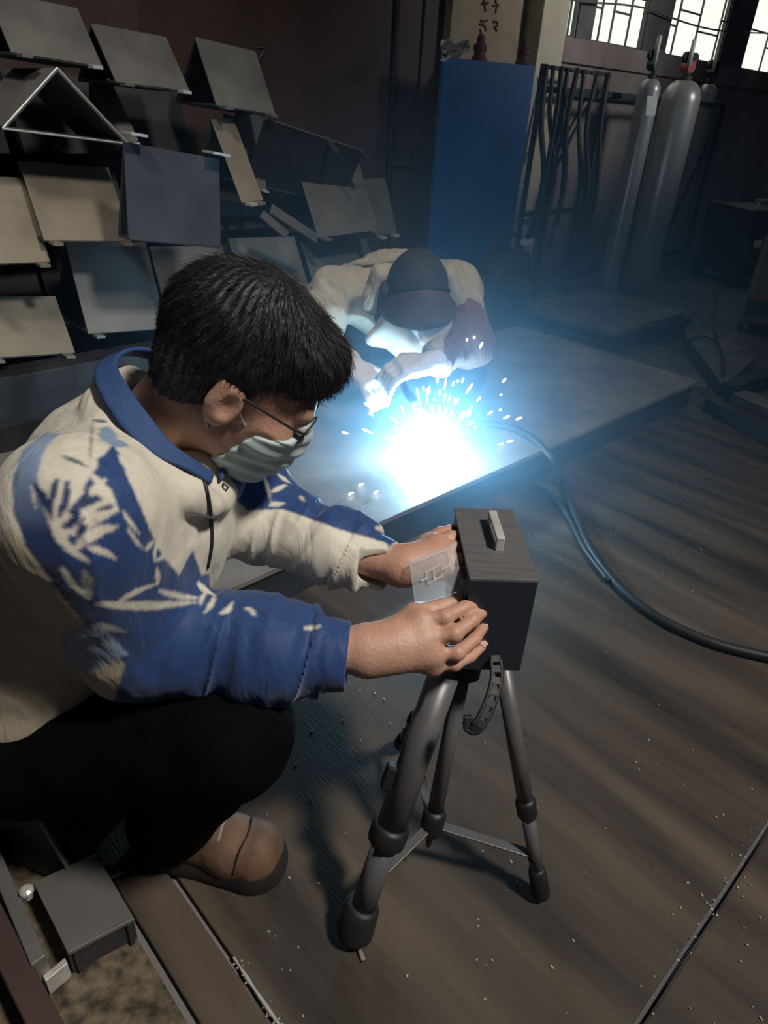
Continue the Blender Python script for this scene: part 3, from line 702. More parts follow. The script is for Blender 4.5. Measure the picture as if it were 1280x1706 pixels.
MB().box(c+X*.08-Y*.08+ZZ*.47, (X, Y, ZZ), (0.035, 0.02, 0.014)).build('lamp', MT['paper'], t, bevel=0.003)
MB().box(c+X*.10-Y*.115+ZZ*.26, (unit(X+ZZ*.6), Y, unit(ZZ-X*.6)), (0.018, 0.003, 0.022)).build('paper_label', MT['paper'], t)
P = [onz(*p, z) for p, z in (((870, 428), .42), ((890, 480), .25), ((905, 520), .1), ((918, 545), .012), ((905, 558), .012), ((880, 556), .012))]
tag(MB().tube(spline(P, 5), 0.008, 8).build('feeder_cable', MT['rubber'], smooth=True), 'thin cable dropping from the wire feeder to the floor', 'cable')
p0 = onz(790, 500, 0.0)
p0 = onn(782, 470, 2.30)*[1, 1, 0]
tag(MB().lathe(p0-ZZ*.012, ZZ, [(.10, 0), (.105, .01), (.10, .02), (.10, .15), (.105, .155), (.10, .16), (.10, .30), (.105, .305), (.10, .31)], 24).build('dark_drum', MT['darksteel'], smooth=False), 'dark round drum between the blue panel and the wire feeder', 'drum')

# looped cable on the pale plate and the thick welding cable in front
P = [onz(x, y, z) for x, y, z in ((1195, 490, .02), (1190, 540, .06), (1207, 600, .06), (1205, 625, .06), (1203, 585, .064), (1190, 566, .064), (1165, 560, .064), (1145, 568, .064), (1136, 582, .064), (1150, 602, .064), (1172, 625, .06), (1182, 640, .03), (1172, 655, .012))]
tag(MB().tube(spline(P, 6), 0.0055, 8).build('looped_cable', MT['rubber'], smooth=True), 'thin black cable looped on the pale plate past the bench end', 'cable')
P = [onz(x, y, z) for x, y, z in ((800, 705, BZ+.013), (850, 712, BZ+.013), (890, 732, BZ+.013), (920, 765, .10), (940, 800, .03), (958, 855, .014), (985, 915, .014), (1030, 975, .014), (1090, 1025, .014), (1160, 1060, .014), (1230, 1083, .014), (1330, 1102, .014))]+[onz(1330, 1102, .014)+np.array([.25, -.02, 0]), onz(1330, 1102, .014)+np.array([.7, .1, 0]), onz(1330, 1102, .014)+np.array([1.3, .5, 0])]
tag(MB().tube(spline(P, 7), 0.0125, 12).build('welding_cable', MT['rubber'], smooth=True), 'thick black welding cable curving over the floor to the right edge', 'cable')
P = [onz(x, y, z) for x, y, z in ((860, 790, .05), (893, 806, .012), (925, 832, .012), (950, 866, .012), (975, 915, .012), (1015, 968, .013))]
tag(MB().tube(spline(P, 6), 0.009, 10).build('earth_cable', MT['rubber'], smooth=True), 'thinner black cable joining the thick cable from under the bench', 'cable')

# ================================================================== instrument case on its tripod
BX = unit([1.0, 0.06, 0]); BY = np.cross(ZZ, BX); BC = np.array([0.149, 0.783, 0]); BT, BB = 0.600, 0.452
HW, HL = 0.0425, 0.0855
case = thing('instrument_case', 'small dark metal instrument box with a top handle on the tripod', 'instrument', BC+ZZ*BB)
MB().box(BC+ZZ*(BB+BT)/2, (BX, BY, ZZ), (HW-0.001, HL-0.001, (BT-BB)/2-0.001)).build('body', MT['caseface'], case, bevel=0.002)
MB().box(BC+ZZ*(BT+0.0005), (BX, BY, ZZ), (HW+0.001, HL+0.001, 0.002)).build('top_cover', MT['case'], case, bevel=0.001)
MB().box(BC-BY*(HL+0.0005)+ZZ*(BB+BT)/2, (BX, BY, ZZ), (HW, 0.0015, (BT-BB)/2)).build('end_panel', MT['caseface'], case, bevel=0.001)
hc = BC+BX*0.004+BY*0.012+ZZ*BT
MB().box(hc+ZZ*0.020, (BX, BY, ZZ), (0.006, 0.036, 0.0028)).build('handle', MT['chrome'], case, bevel=0.002)
for sg in (-1, 1): MB().box(hc+BY*sg*0.032+ZZ*0.0105, (BX, BY, ZZ), (0.0055, 0.0036, 0.009)).build('handle_post', MT['chrome'], case, bevel=0.0015)
MB().box(BC+BY*(HL+0.003)+ZZ*(BB+BT)/2, (BX, BY, ZZ), (0.03, 0.003, 0.05)).build('front_window', MT['black'], case, bevel=0.002)

TB = np.array([0.122, 0.755, 0])
tri = thing('tripod', 'small grey camera tripod carrying the dark instrument box', 'tripod', TB)
top = BC*[1, 1, 0]-BY*0.01+ZZ*0.43
MB().box(BC+ZZ*0.441, (BX, BY, ZZ), (0.034, 0.042, 0.0095)).build('mount_plate', MT['black'], tri, bevel=0.003)
colb = onz(721, 1372, 0.115); cold = unit(colb-(top-BX*0.015))
ct = top-BX*0.015
MB().tube([ct, ct+cold*0.05], 0.026, 16).build('shoulder', MT['black'], tri, smooth=False)
MB().tube([ct, colb], 0.0125, 16).build('centre_column', MT['tripod'], tri, smooth=True)
MB().tube([colb-cold*0.028, colb-cold*0.02, colb+cold*0.012, colb+cold*0.02], [0.015, 0.019, 0.019, 0.014], 16).build('column_collar', MT['black'], tri, smooth=True)
MB().tube([colb+cold*0.018, colb+cold*0.045], [0.007, 0.004], 10).build('column_tip', MT['black'], tri)
legs = [(onz(738, 1128, 0.425), onz(588, 1560, 0.012), 0.022), (onz(838, 1112, 0.425), onz(902, 1492, 0.012), 0.0125), (onz(745, 1120, 0.425), onz(668, 1240, 0.012), 0.0125)]
for i, (a, b, w) in enumerate(legs):
    d = unit(b-a); e1 = unit(np.cross(d, ZZ)); e2 = np.cross(d, e1); L = np.linalg.norm(b-a)
    lg = MB().tube([a, a+d*L*0.60], w, 14).build('leg', MT['tripod'], tri, smooth=True)
    MB().tube([a+d*L*0.58, b-d*0.045], w*0.86, 14).build('lower_leg', MT['tripod'], lg, smooth=True)
    MB().tube([a+d*(L*0.58-.018), a+d*(L*0.58-.012), a+d*(L*0.58+.012), a+d*(L*0.58+.018)], [w*1.05, w*1.28, w*1.28, w*1.05], 14).build('lock_collar', MT['black'], lg, smooth=True)
    q = a+d*(L*0.42)-e1*(w*1.3)*(1 if i == 0 else 0.4)
    if i == 0: 
        sd = -R_
        q = a+d*(L*0.36)+sd*(w*1.2)
        MB().box(q, (d, unit(sd-d*(sd@d)), unit(np.cross(d, sd))), (0.020, 0.009, 0.010)).build('flip_lock', MT['black'], lg, bevel=0.004)
    ft = 0.029 if i == 0 else 0.0155
    MB().tube([b-d*0.06, b-d*0.055, b-d*0.01, b], [w*0.95, ft*0.9, ft, ft*0.8], 16).build('rubber_foot', MT['rubber'], lg, smooth=True)
    f = 0.70 if i < 2 else 0.62
    q = a+d*L*(0.78 if i == 0 else 0.80 if i == 1 else 0.75)
    dd = unit(q-colb); ee = unit(np.cross(dd, ZZ)); ff = np.cross(dd, ee)
    MB().box((q+colb)/2, (dd, ee, ff), (np.linalg.norm(q-colb)/2, 0.0075, 0.002)).build('brace', MT['tripod'], tri, bevel=0.0008)
    MB().tube([q-e1*0.012, q+e1*0.012], 0.006, 10).build('brace_pin', MT['black'], tri)
# black ladder strap hanging from the head
st = thing('ladder_strap', 'black rubber ladder strap hanging from the tripod head', 'strap', onz(795, 1210, 0.36))
P = spline([at(x, y, d) for x, y, d in ((826, 1098, .915), (828, 1125, .905), (823, 1152, .897), (813, 1180, .89), (800, 1205, .885), (789, 1214, .885), (780, 1205, .89))], 6)
for sg in (-1, 1):
    Q = []
    for i, p in enumerate(P):
        tt = unit(P[min(i+1, len(P)-1)]-P[max(i-1, 0)]); wv = unit(np.cross(tt, F_)); Q.append(p+wv*sg*0.0062)
    MB().tube(Q, 0.003, 8).build('side_rail', MT['rubber'], st, smooth=True)
for i in range(0, len(P), 4):
    tt = unit(P[min(i+1, len(P)-1)]-P[max(i-1, 0)]); wv = unit(np.cross(tt, F_))
    MB().box(P[i], (tt, wv, np.cross(tt, wv)), (0.0045, 0.006, 0.0024)).build('rung', MT['rubber'], st)
MB().box(P[-1], (R_, U_, F_), (0.006, 0.010, 0.005)).build('buckle', MT['rubber'], st, bevel=0.002)

# clear plastic guard held beside the box
gl = bpy.data.materials.new('clear_plastic'); gl.use_nodes = True; nt_ = gl.node_tree
nt_.nodes.remove(nt_.nodes['Principled BSDF'])
tr_ = nt_.nodes.new('ShaderNodeBsdfTransparent'); tr_.inputs['Color'].default_value = (0.92, 0.95, 0.97, 1)
gs_ = nt_.nodes.new('ShaderNodeBsdfPrincipled'); gs_.inputs['Base Color'].default_value = (0.75, 0.78, 0.8, 1); gs_.inputs['Roughness'].default_value = 0.15
mx_ = nt_.nodes.new('ShaderNodeMixShader'); nz_ = nt_.nodes.new('ShaderNodeTexNoise'); nz_.inputs['Scale'].default_value = 70
mr_ = nt_.nodes.new('ShaderNodeMapRange'); mr_.inputs['To Min'].default_value = 0.03; mr_.inputs['To Max'].default_value = 0.24
nt_.links.new(nz_.outputs['Fac'], mr_.inputs['Value']); nt_.links.new(mr_.outputs['Result'], mx_.inputs['Fac'])
nt_.links.new(tr_.outputs[0], mx_.inputs[1]); nt_.links.new(gs_.outputs[0], mx_.inputs[2]); nt_.links.new(mx_.outputs[0], nt_.nodes['Material Output'].inputs['Surface'])
G = [at(683, 938, .885), at(757, 906, .90), at(772, 986, .885), at(693, 1008, .868)]
gt = thing('clear_guard', 'clear plastic guard plate held between the hands beside the box', 'guard', (G[2]+G[3])/2)
MB().slab(G[::-1], 0.002).build('pane', gl, gt)
for a, b in zip(G, G[1:]+G[:1]): MB().tube([a, b], 0.0012, 6).build('rim', gl, gt)
def gp(u, v): return (G[0]*(1-u)+G[1]*u)*(1-v)+(G[3]*(1-u)+G[2]*u)*v
for pts in ([(.3, .35), (.3, .62), (.62, .55), (.62, .3), (.3, .35)], [(.62, .42), (.92, .36)], [(.16, .5), (.3, .48)], [(.46, .3), (.46, .6)]):
    MB().tube([gp(*p)-F_*0.001 for p in pts], 0.0011, 5).build('etched_mark', MT['paper'], gt)

# ================================================================== things in the lower left corner
zt = 0.062
A, B, Cc = onz(55, 1470, zt), onz(113, 1588, zt), onz(224, 1530, zt); Dd = A+Cc-B
t = thing('scrap_plate_box', 'low steel box with a grey-tan top plate in the lower left corner', 'steel box', (A+Cc)/2*[1, 1, 0])
MB().slab([B, Cc, Dd, A], 0.008, ZZ).build('top_plate', MT['bracket2'], t, bevel=0.001)
for p, q in ((A, B), (B, Cc), (Cc, Dd)):
    m = unit(((A+Cc)/2-(p+q)/2)*[1, 1, 0]); off = m*0.006-ZZ*0.008
    MB().hexa([p+off-ZZ*.052, q+off-ZZ*.052, q+off+m*.006-ZZ*.052, p+off+m*.006-ZZ*.052], [p+off, q+off, q+off+m*.006, p+off+m*.006]).build('side_plate', MT['inner'], t)
p = onz(96, 1626, 0.02)
MB().box(p, (unit(onz(110, 1615)-onz(80, 1640)), NN, ZZ), (0.016, 0.005, 0.018)).build('lug', MT['cutedge'], t, bevel=0.001)
def bar2(p0, p1, z, w, h, m, label):
    a, b = onz(*p0, z), onz(*p1, z); d = unit(b-a); e = np.cross(ZZ, d)
    return tag(MB().box((a+b)/2-ZZ*h/2, (d, e, ZZ), (np.linalg.norm(b-a)/2, w/2, h/2)).build('steel_bar', MT[m], bevel=0.002), label, 'bar', 'bars in the lower left corner')
bar2((-30, 1380), (64, 1600), 0.075, 0.020, 0.0745, 'bracket2', 'grey steel bar along the low steel box at the left edge')
bar2((-40, 1480), (118, 1790), 0.07, 0.035, 0.0695, 'brown', 'dark brown bar running out of the lower left corner')
p = onz(45, 1487, 0.075); tag(MB().lathe(p-ZZ*0.012, ZZ, [(.006, 0), (.006, .012), (.010, .013), (.010, .019), (.006, .022)], 10).build('bolt', MT['cutedge']), 'bright bolt head shining on the low steel box', 'bolt')
# bracket in the man's shadow
ap, lf, rt = onz(66, 1368, 0.16), onz(138, 1488, 0.008), onz(205, 1452, 0.03)
ax = unit(np.array([-1.0, 0.35, 0])); 
t = thing('folded_bracket', 'folded bracket lying in the dark shade behind the brown shoe', 'bracket', (lf+rt)/2*[1, 1, 0])
for nm, a, b in (('side_plate', lf, ap), ('base_plate', rt, lf)):
    nr = unit(np.cross(b-a, ax)); nr = nr if nr[2] > 0 else -nr
    MB().slab([a, b, b+ax*0.22, a+ax*0.22], 0.006, nr).build(nm, MT['inner'], t)
    MB().tube([a, b], 0.003, 6).build('cut_edge', MT['bracket2'], t)
p = onz(148, 1487, 0.014); tag(MB().box(p, (unit(onz(156, 1478)-onz(140, 1494)), NN, ZZ), (0.012, 0.005, 0.012)).build('small_lug', MT['cutedge'], bevel=0.002), 'small bright lug at the corner of the shaded bracket', 'lug')

# spatter and swarf scattered on the plates
mb = MB(); r2 = random.Random(11)
spots = [(1240, 1393), (1250, 1383), (1224, 1410), (1190, 1500), (1186, 1515), (1178, 1505), (1170, 1492), (1093, 1448), (1060, 1270), (1078, 1275), (1095, 1272), (1065, 1282), (797, 1532), (797, 1543), (820, 1600), (810, 1608), (945, 1688), (470, 1615), (484, 1617), (1060, 1270), (1155, 1250), (1010, 1380), (876, 1235), (448, 1552), (458, 1560), (912, 1470), (600, 1150), (625, 1155), (640, 1165), (572, 1200), (650, 1205), (808, 1665), (920, 1612), (1190, 1706), (1150, 1680), (1130, 1600), (1210, 1470), (1195, 1525), (1128, 1585)]
for x, y in spots+[(r2.uniform(420, 1270), r2.uniform(1060, 1700)) for _ in range(45)]:
    q = onz(x, y, 0.001); r_ = r2.uniform(.0005, .0015); a = r2.uniform(0, 6.28); d = np.array([math.cos(a), math.sin(a), 0])
    mb.box(q+ZZ*r_*0.5, (d, np.cross(ZZ, d), ZZ), (r_*r2.uniform(1, 2.2), r_, r_*0.6))
for _ in range(60):
    q = sn(r2.uniform(0.3, 1.3), 0.055+r2.gauss(0, 0.02), 0.001); r_ = r2.uniform(.0005, .0014)
    mb.box(q+ZZ*r_*0.5, (UU, NN, ZZ), (r_*1.4, r_, r_*0.6))
for _ in range(50):
    q = sn(0.25+r2.gauss(0, 0.006), r2.uniform(0.1, 0.5), 0.002); r_ = r2.uniform(.0005, .0012)
    mb.box(q+ZZ*r_*0.5, (UU, NN, ZZ), (r_*1.4, r_, r_*0.6))
for _ in range(90):
    q = onz(r2.uniform(860, 1180), r2.uniform(760, 1000), 0.001); r_ = r2.uniform(.0006, .0013)
    mb.box(q+ZZ*r_*0.5, (UU, NN, ZZ), (r_*1.4, r_, r_*0.6))
o = mb.build('weld_spatter', MT['bits'], base=(0, 0, 0), kind='stuff'); tag(o, 'bright bits of weld spatter scattered over the floor plates', 'spatter')
a, b = onz(597, 1578, .004), onz(606, 1600, .004)
tag(MB().tube([a, b], 0.0036, 10).build('cigarette_butt', MT['lace'], smooth=True), 'pale cigarette butt beside the nearest tripod foot', 'butt')

# ================================================================== PEOPLE
def frame(fwd, up):
    f = unit(fwd); u = unit(np.asarray(up, float)-f*(np.asarray(up, float)@f)); x = np.cross(f, u)
    return np.stack([x, f, u], 1)              # columns: right, forward, up
def head_prims(S, c, M, sc=1.0, grow=0.0, ears=True):
    W = lambda x, y, z: c+M@np.array([x, y, z])*sc
    def E(p, r, k=0.012, sub=False): S.ell(W(*p), np.array(r)*sc+(0 if sub else grow), M, k, sub)
    def K(a, b, ra, rb, k=0.012): S.cap(W(*a), W(*b), ra*sc+grow, rb*sc+grow, k)
    E((0, -.015, .038), (.075, .096, .084), .01)
    E((0, .030, -.025), (.062, .070, .085), .03)
    for s in (-1, 1):
        K((s*.050, -.002, -.050), (s*.012, .066, -.100), .024, .020, .02)
        E((s*.042, .066, -.028), (.026, .026, .028), None, False) if False else E((s*.042, .062, -.028), (.026, .028, .028), .02)
    E((0, .072, -.102), (.022, .022, .018), .015)
    K((-.036, .086, .022), (.036, .086, .022), .012, .012, .015)
    K((0, .094, .008), (0, .106, -.030), .008, .012, .012)
    for s in (-1, 1): E((s*.014, .096, -.034), (.010, .011, .009), .008)
    K((-.018, .094, -.062), (.018, .094, -.062), .007, .007, .008); K((-.014, .092, -.074), (.014, .092, -.074), .008, .008, .008)
    for s in (-1, 1): E((s*.033, .104, .004), (.015, .013, .011), .008, True)
    if ears:
        for s in (-1, 1):
            S.ell(W(s*.079, -.008, -.006), np.array((.010, .022, .034))*sc, M, .006)
            S.ell(W(s*.089, -.002, -.004), np.array((.008, .011, .018))*sc, M, .005, True)
            S.cap(W(s*.082, -.022, .020), W(s*.083, -.024, -.012), .006*sc, .005*sc, .005)
def hand_prims(S, wrist, wr, knuckles, fingers, thumb, pr=0.0125):
    for kn in knuckles: S.cap(wrist, kn, wr*0.62, pr, .014)
    for a, b in zip(knuckles[:-1], knuckles[1:]): S.cap(a, b, pr, pr*.95, .012)
    mid = sum(knuckles)/len(knuckles); S.cap(wrist*.7+mid*.3, wrist*.25+mid*.75, wr*.75, wr*.72, .015)
    for i, f in enumerate(fingers):
        r0 = (.0098, .0100, .0094, .0082)[i]
        S.chain(f, [r0, r0*.95, r0*.86, r0*.74], .004)
        S.ell(f[1], np.array([r0*1.05]*3), None, .003)
    S.chain(thumb, [.0150, .0125, .0108, .0090], .008)

# ------------------------------------------------------------------ the squatting man with the instrument
man = thing('person', 'man in a white and blue bamboo-print jacket squatting to hold the instrument box', 'person', (-0.30, 0.74, 0.0))
HC = at(404, 626, .80); HM = frame(.74*R_-.48*U_+.36*F_, .46*R_+.73*U_-.52*F_); HS = 0.90
HW_ = lambda x, y, z: HC+HM@np.array([x, y, z])*HS
shR, elR, wrR = np.array([-.314, .602, .715]), at(232, 1062, .85), at(612, 1084, .85)
shL, elL, wrL = np.array([-.255, .92, .685]), at(432, 862, 1.0), at(668, 944, .925)
hipR, knR, anR = np.array([-.50, .69, .27]), at(384, 1222, .865), np.array([-.300, .700, .105])
hipL, knL, anL = np.array([-.48, .87, .30]), np.array([-.21, .865, .27]), np.array([-.44, .90, .08])
nkb = np.array([-.318, .775, .725])

S = Sdf((-.66, .50, .02), (.16, 1.02, 1.0), .0026)
S.cap((-.50, .77, .34), (-.345, .77, .66), .115, .10, .02, ((0, 1, 0), 1.25))
S.cap(nkb+[-.01, 0, -.06], shR, .045, .04, .03); S.cap(nkb+[-.01, 0, -.06], shL, .045, .04, .03)
S.cap(nkb-[-.005, 0, .02], HW_(0, -.035, -.055), .054, .054, .025)
S.chain([shR, elR, wrR], [.046, .038, .0275], .012); S.chain([shL, elL, wrL], [.044, .036, .026], .012)
S.chain([hipR, knR, anR], [.075, .048, .034], .02); S.chain([hipL, knL, anL], [.075, .048, .034], .02)
S.cap(anR, anR+[.11, -.01, -.075], .03, .024, .012); S.cap(anL, anL+[-.10, 0, -.03], .03, .022, .012)
head_prims(S, HC, HM, HS)
kR = [at(700, 1034, .858), at(712, 1062, .853), at(722, 1088, .857), at(722, 1107, .868)]
fR = [[kR[0], at(742, 1028, .855), at(775, 1012, .868), at(797, 1004, .884)],
      [kR[1], at(758, 1056, .848), at(788, 1033, .864), at(806, 1018, .886)],
      [kR[2], at(762, 1088, .855), at(790, 1066, .872), at(806, 1044, .893)],
      [kR[3], at(758, 1107, .868), at(784, 1094, .885), at(803, 1078, .902)]]
thR = [at(640, 1058, .858), at(690, 1022, .872), at(735, 1012, .885), at(764, 997, .888)]
hand_prims(S, wrR, .033, kR, fR, thR)
S.cap(wrR, at(655, 1078, .853), .028, .026, .012, (np.cross(F_, R_), 1.15))
kL = [at(728, 906, .945), at(733, 920, .935), at(735, 935, .927), at(732, 950, .922)]
fL = [[kL[0], at(750, 896, .955), at(766, 893, .965), at(779, 895, .972)],
      [kL[1], at(755, 914, .94), at(770, 911, .945), at(780, 915, .952)],
      [kL[2], at(756, 934, .925), at(769, 932, .924), at(778, 936, .928)],
      [kL[3], at(751, 951, .915), at(763, 953, .912), at(772, 958, .913)]]
thL = [at(690, 925, .945), at(712, 905, .965), at(735, 892, .975), at(752, 884, .985)]
hand_prims(S, wrL, .031, kL, fL, thL)
body, _ = S.build('body', MT['skin'], man)
nailm = mat('nail', (0.62, 0.40, 0.33), 0.35)
for f in fR+[thR]+fL[:1]:
    d = unit(f[-1]-f[-2]); tow = unit(-F_-d*(-F_@d)); up2 = unit(tow+U_*0.9); up2 = unit(up2-d*(up2@d)); sd = np.cross(d, up2)
    MB().box(f[-1]+d*.001+up2*.0066, (d, sd, up2), (.0052, .0042, .0009)).build('nail', nailm, body, bevel=.0008)
for s in (-1, 1):
    b = MB(); c = HW_(s*.033, .095, .004); b.lathe(c-HM[:, 1]*.011, HM[:, 1], [(.011*math.sin(math.pi*i/10)+1e-4, .011-.011*math.cos(math.pi*i/10)) for i in range(11)], 14)
    b.build('eye', MT['paper'], body, smooth=True)

# hair: cap of black hair with strands
S = Sdf(HC-.17, HC+.17, .0025)
W = HW_
S.ell(W(0, -.020, .042), np.array((.086, .109, .097))*HS, HM, .01)
S.ell(W(0, .048, .078), np.array((.066, .058, .045))*HS, HM, .02)
S.cap(W(-.05, -.070, -.025), W(.05, -.070, -.025), .028, .028, .03)
S.rbox(W(0, .125, -.06), np.array((.14, .105, .098))*HS, HM, .02, .015, True)
S.rbox(W(0, .0, -.14), np.array((.14, .20, .085))*HS, HM, .01, .02, True)
for s in (-1, 1): S.ell(W(s*.092, .000, -.018), np.array((.034, .032, .044))*HS, HM, .01, True)
Mi = HM
def hair_fn(X, Y, Z):
    L = [(X-HC[0])*Mi[0, i]+(Y-HC[1])*Mi[1, i]+(Z-HC[2])*Mi[2, i] for i in range(3)]
    ang = np.arctan2(L[1]+.03, L[0]); r = np.sqrt(L[0]**2+(L[1]+.03)**2)
    return .0010*np.sin(ang*34+7*np.sin(r*40)+3*np.sin(L[2]*60))+.0008*np.sin(ang*90+L[2]*50)+.0022*wavy(X, Y, Z, 40)
S.disp(hair_fn)
hair, HV = S.build('hair', MT['hair'], man)
r4 = np.random.RandomState(4); mb = MB(); cr = W(0, -.035, .145)
hn = np.zeros(len(HV)*3, np.float32); hair.data.vertices.foreach_get('normal', hn); hn = hn.reshape(-1, 3)
for i in r4.choice(len(HV), 8000, replace=False):
    p = HV[i]; n_ = hn[i].astype(float)
    if n_@(p-HC) < 0: continue
    d = p-cr; d = d-n_*(d@n_)
    if np.linalg.norm(d) < 1e-4: continue
    d = unit(unit(d)+n_*0.06+r4.normal(size=3)*0.13); L = r4.uniform(.012, .024); sd = unit(np.cross(d, n_))*0.00032
    lz = (p-HC)@HM[:, 2]/HS
    if lz < .05: L *= max(.3, (lz+.05)/.10)
    q1 = p+d*L*.5+n_*.0008; q2 = p+d*L-n_*.0008
    mb.add([p-sd-n_*.001, p+sd-n_*.001, q1+sd*.8, q1-sd*.8, q2, q1+n_*.0003], [(0, 1, 2, 5), (0, 5, 3), (3, 5, 4), (5, 2, 4)])
o = mb.build('hair_strands', MT['hair'], hair); o['kind'] = 'stuff'

# surgical mask and glasses
S = Sdf(HC-.16, HC+.16, .0025)
head_prims(S, HC, HM, HS, .0045, ears=False)
S.cap(W(0, .078, -.045), W(0, .086, -.055), .034, .030, .03); S.cap(W(0, .06, -.10), W(0, .07, -.09), .03, .03, .02)
S.plane_cut(W(0, .10, -.012), HM@np.array([0, -.22, 1.0])); S.plane_cut(W(0, .036, -.06), HM@np.array([0, -1.0, .25])); S.plane_cut(W(0, .02, -.118), HM@np.array([0, -.55, -1.0]))
def pleat(X, Y, Z):
    l = (X-HC[0])*HM[0, 2]+(Y-HC[1])*HM[1, 2]+(Z-HC[2])*HM[2, 2]; return .0012*np.sin(l*300)
S.disp(pleat, .01)
msk, _ = S.build('face_mask', MT['maskcloth'], man, label='pale green surgical mask')
for s in (-1, 1):
    MB().tube(spline([W(s*.058, .044, -.034), W(s*.073, .016, -.010), W(s*.081, -.004, .020), W(s*.080, -.022, .026)], 6), .0013, 6).build('ear_loop', MT['paper'], msk, smooth=True)
    MB().tube(spline([W(s*.050, .032, -.092), W(s*.070, .004, -.060), W(s*.080, -.018, -.034)], 6), .0013, 6).build('ear_loop', MT['paper'], msk, smooth=True)
gls = MB()
for s in (-1, 1):
    P = [W(s*.034+.027*math.cos(a), .106-.10*abs(s*.034+.027*math.cos(a))**1.6-.25*(abs(s*.034+.027*math.cos(a)))**2*10, .004+.019*math.sin(a)) for a in np.linspace(0, 2*math.pi, 25)]
    gls.tube(P, .0011, 6); gls.tube([W(s*.061, .096, .010), W(s*.074, .078, .014), W(s*.082, .01, .016), W(s*.082, -.012, .010), W(s*.081, -.026, -.008)], .0017, 6)
gls.tube([W(-.008, .106, .008), W(.008, .106, .008)], .0016, 6)
g = gls.build('glasses', MT['darksteel'], man, smooth=True)
for s in (-1, 1):
    P = [W(s*.034+.026*math.cos(a), .104-.10*abs(s*.034+.026*math.cos(a))**1.6-.25*(abs(s*.034+.026*math.cos(a)))**2*10, .004+.018*math.sin(a)) for a in np.linspace(0, 2*math.pi, 20, endpoint=False)]
    MB().poly(P, .0012, HM[:, 1]).build('lens', gl, g)

base_r = [(352, 806, .775), (315, 782, .752), (262, 758, .738), (212, 715, .735), (176, 665, .75), (160, 628, .775), (172, 602, .81), (210, 590, .85), (262, 602, .89), (322, 645, .92), (372, 705, .92), (385, 765, .87), (368, 800, .81)]
# jacket
S = Sdf((-.74, .46, .22), (.06, 1.04, .90), .0022)
sp = unit((.5, 0, .866)); fr = unit((.866, 0, -.5)); TM = np.stack([np.array([0, 1.0, 0]), fr, sp], 1)
S.ell((-.325, .77, .625), (.175, .125, .155), TM, .03)
S.cap((-.37, .77, .58), (-.51, .77, .34), .145, .165, .05, ((0, 1, 0), 1.12))
S.cap(nkb+[-.02, 0, -.04], shR+[0, .01, .0], .078, .078, .05); S.cap(nkb+[-.02, 0, -.04], shL, .078, .074, .05)
cuR = at(578, 1092, .848); cuL = at(645, 944, .93)
S.chain([shR, elR], [.080, .069], .03); S.chain([elR, elR*.4+cuR*.6, cuR], [.067, .060, .047], .03)
S.chain([shL, elL], [.073, .058], .03); S.chain([elL, elL*.4+cuL*.6, cuL], [.057, .050, .040], .03)
S.cap(nkb+[.0, 0, .015], HW_(0, -.04, -.06), .056, .066, .012, None, True)
S.cap(nkb+[.06, 0, .02], nkb+[.10, 0, .16], .05, .07, .01, None, True)
nr_ = [at(*p) for p in base_r]
for a, b in zip(nr_[:-1], nr_[1:]):
    d_ = unit((a+b)/2-(nkb+[.03, 0, .03])); S.cap(a-ZZ*.030-d_*.004, b-ZZ*.030-d_*.004, .012, .012, .025)
dR = unit(cuR-elR); dL = unit(cuL-elL); dU = unit(elR-shR)
S.plane_cut(cuR+dR*.004, dR) if False else None
def near(X, Y, Z, a, b):
    v = b-a; t = np.clip(((X-a[0])*v[0]+(Y-a[1])*v[1]+(Z-a[2])*v[2])/(v@v), 0, 1)
    return np.sqrt((X-a[0]-t*v[0])**2+(Y-a[1]-t*v[1])**2+(Z-a[2]-t*v[2])**2), t
def folds(X, Y, Z):
    w = wavy(X, Y, Z, 26); w2 = wavy(Z, X, Y, 45)
    out = .0055*(0.5-np.sqrt(w*w+.01))+.0015*w2
    for a, b, A, fq in ((elR, cuR, .0120, 1.0), (elL, cuL, .009, 1.3), (shR, elR, .009, .9), (shL, elL, .005, 1.1)):
        d, t = near(X, Y, Z, a, b); m = np.clip((.085-d)/.02, 0, 1)
        u = t*np.linalg.norm(b-a); ph = wavy(u*1.0*fq+.35*X-.5*Z, .45*X+.2*Z, .45*Y-.3*Z, 40, 7)
        out = out+m*A*(.55-np.sqrt(ph*ph+.012)*1.5)
    d, t = near(X, Y, Z, elR, shR); out = out
    # elastic cuffs
    for a, b, n_ in ((elR, cuR, dR), (elL, cuL, dL)):
        q = (X-b[0])*n_[0]+(Y-b[1])*n_[1]+(Z-b[2])*n_[2]; d, t = near(X, Y, Z, a, b)
        m = np.clip((q+.030)/.006, 0, 1)*(d < .09); out = out*(1-m)+m*(-.004+.0008*np.sin(wavy(X, Y, Z, 30)*8))
    return out
S.disp(folds, .035)
for c_, n_, wr_ in ((cuR, dR, .031), (cuL, dL, .029)):   # open cuff ends around the wrists
    sl, X, Y, Z = S.win(c_-.09, c_+.11); q = (X-c_[0])*n_[0]+(Y-c_[1])*n_[1]+(Z-c_[2])*n_[2]
    S.a[sl] = np.maximum(S.a[sl], (q-.002).astype(np.float32))
    S.cap(c_-n_*.02, c_+n_*.06, wr_, wr_, .002, None, True)
jm = vcol_mat('jacket_cloth', 0.62, 0.2, 600, 0.15, 0.04)
jk, JV = S.build('jacket', jm, man, smoothit=1, label='white track jacket with blue bamboo print and blue sleeves')
nv = np.zeros(len(JV)*3, np.float32); jk.data.vertices.foreach_get('normal', nv); nv = nv.reshape(-1, 3)
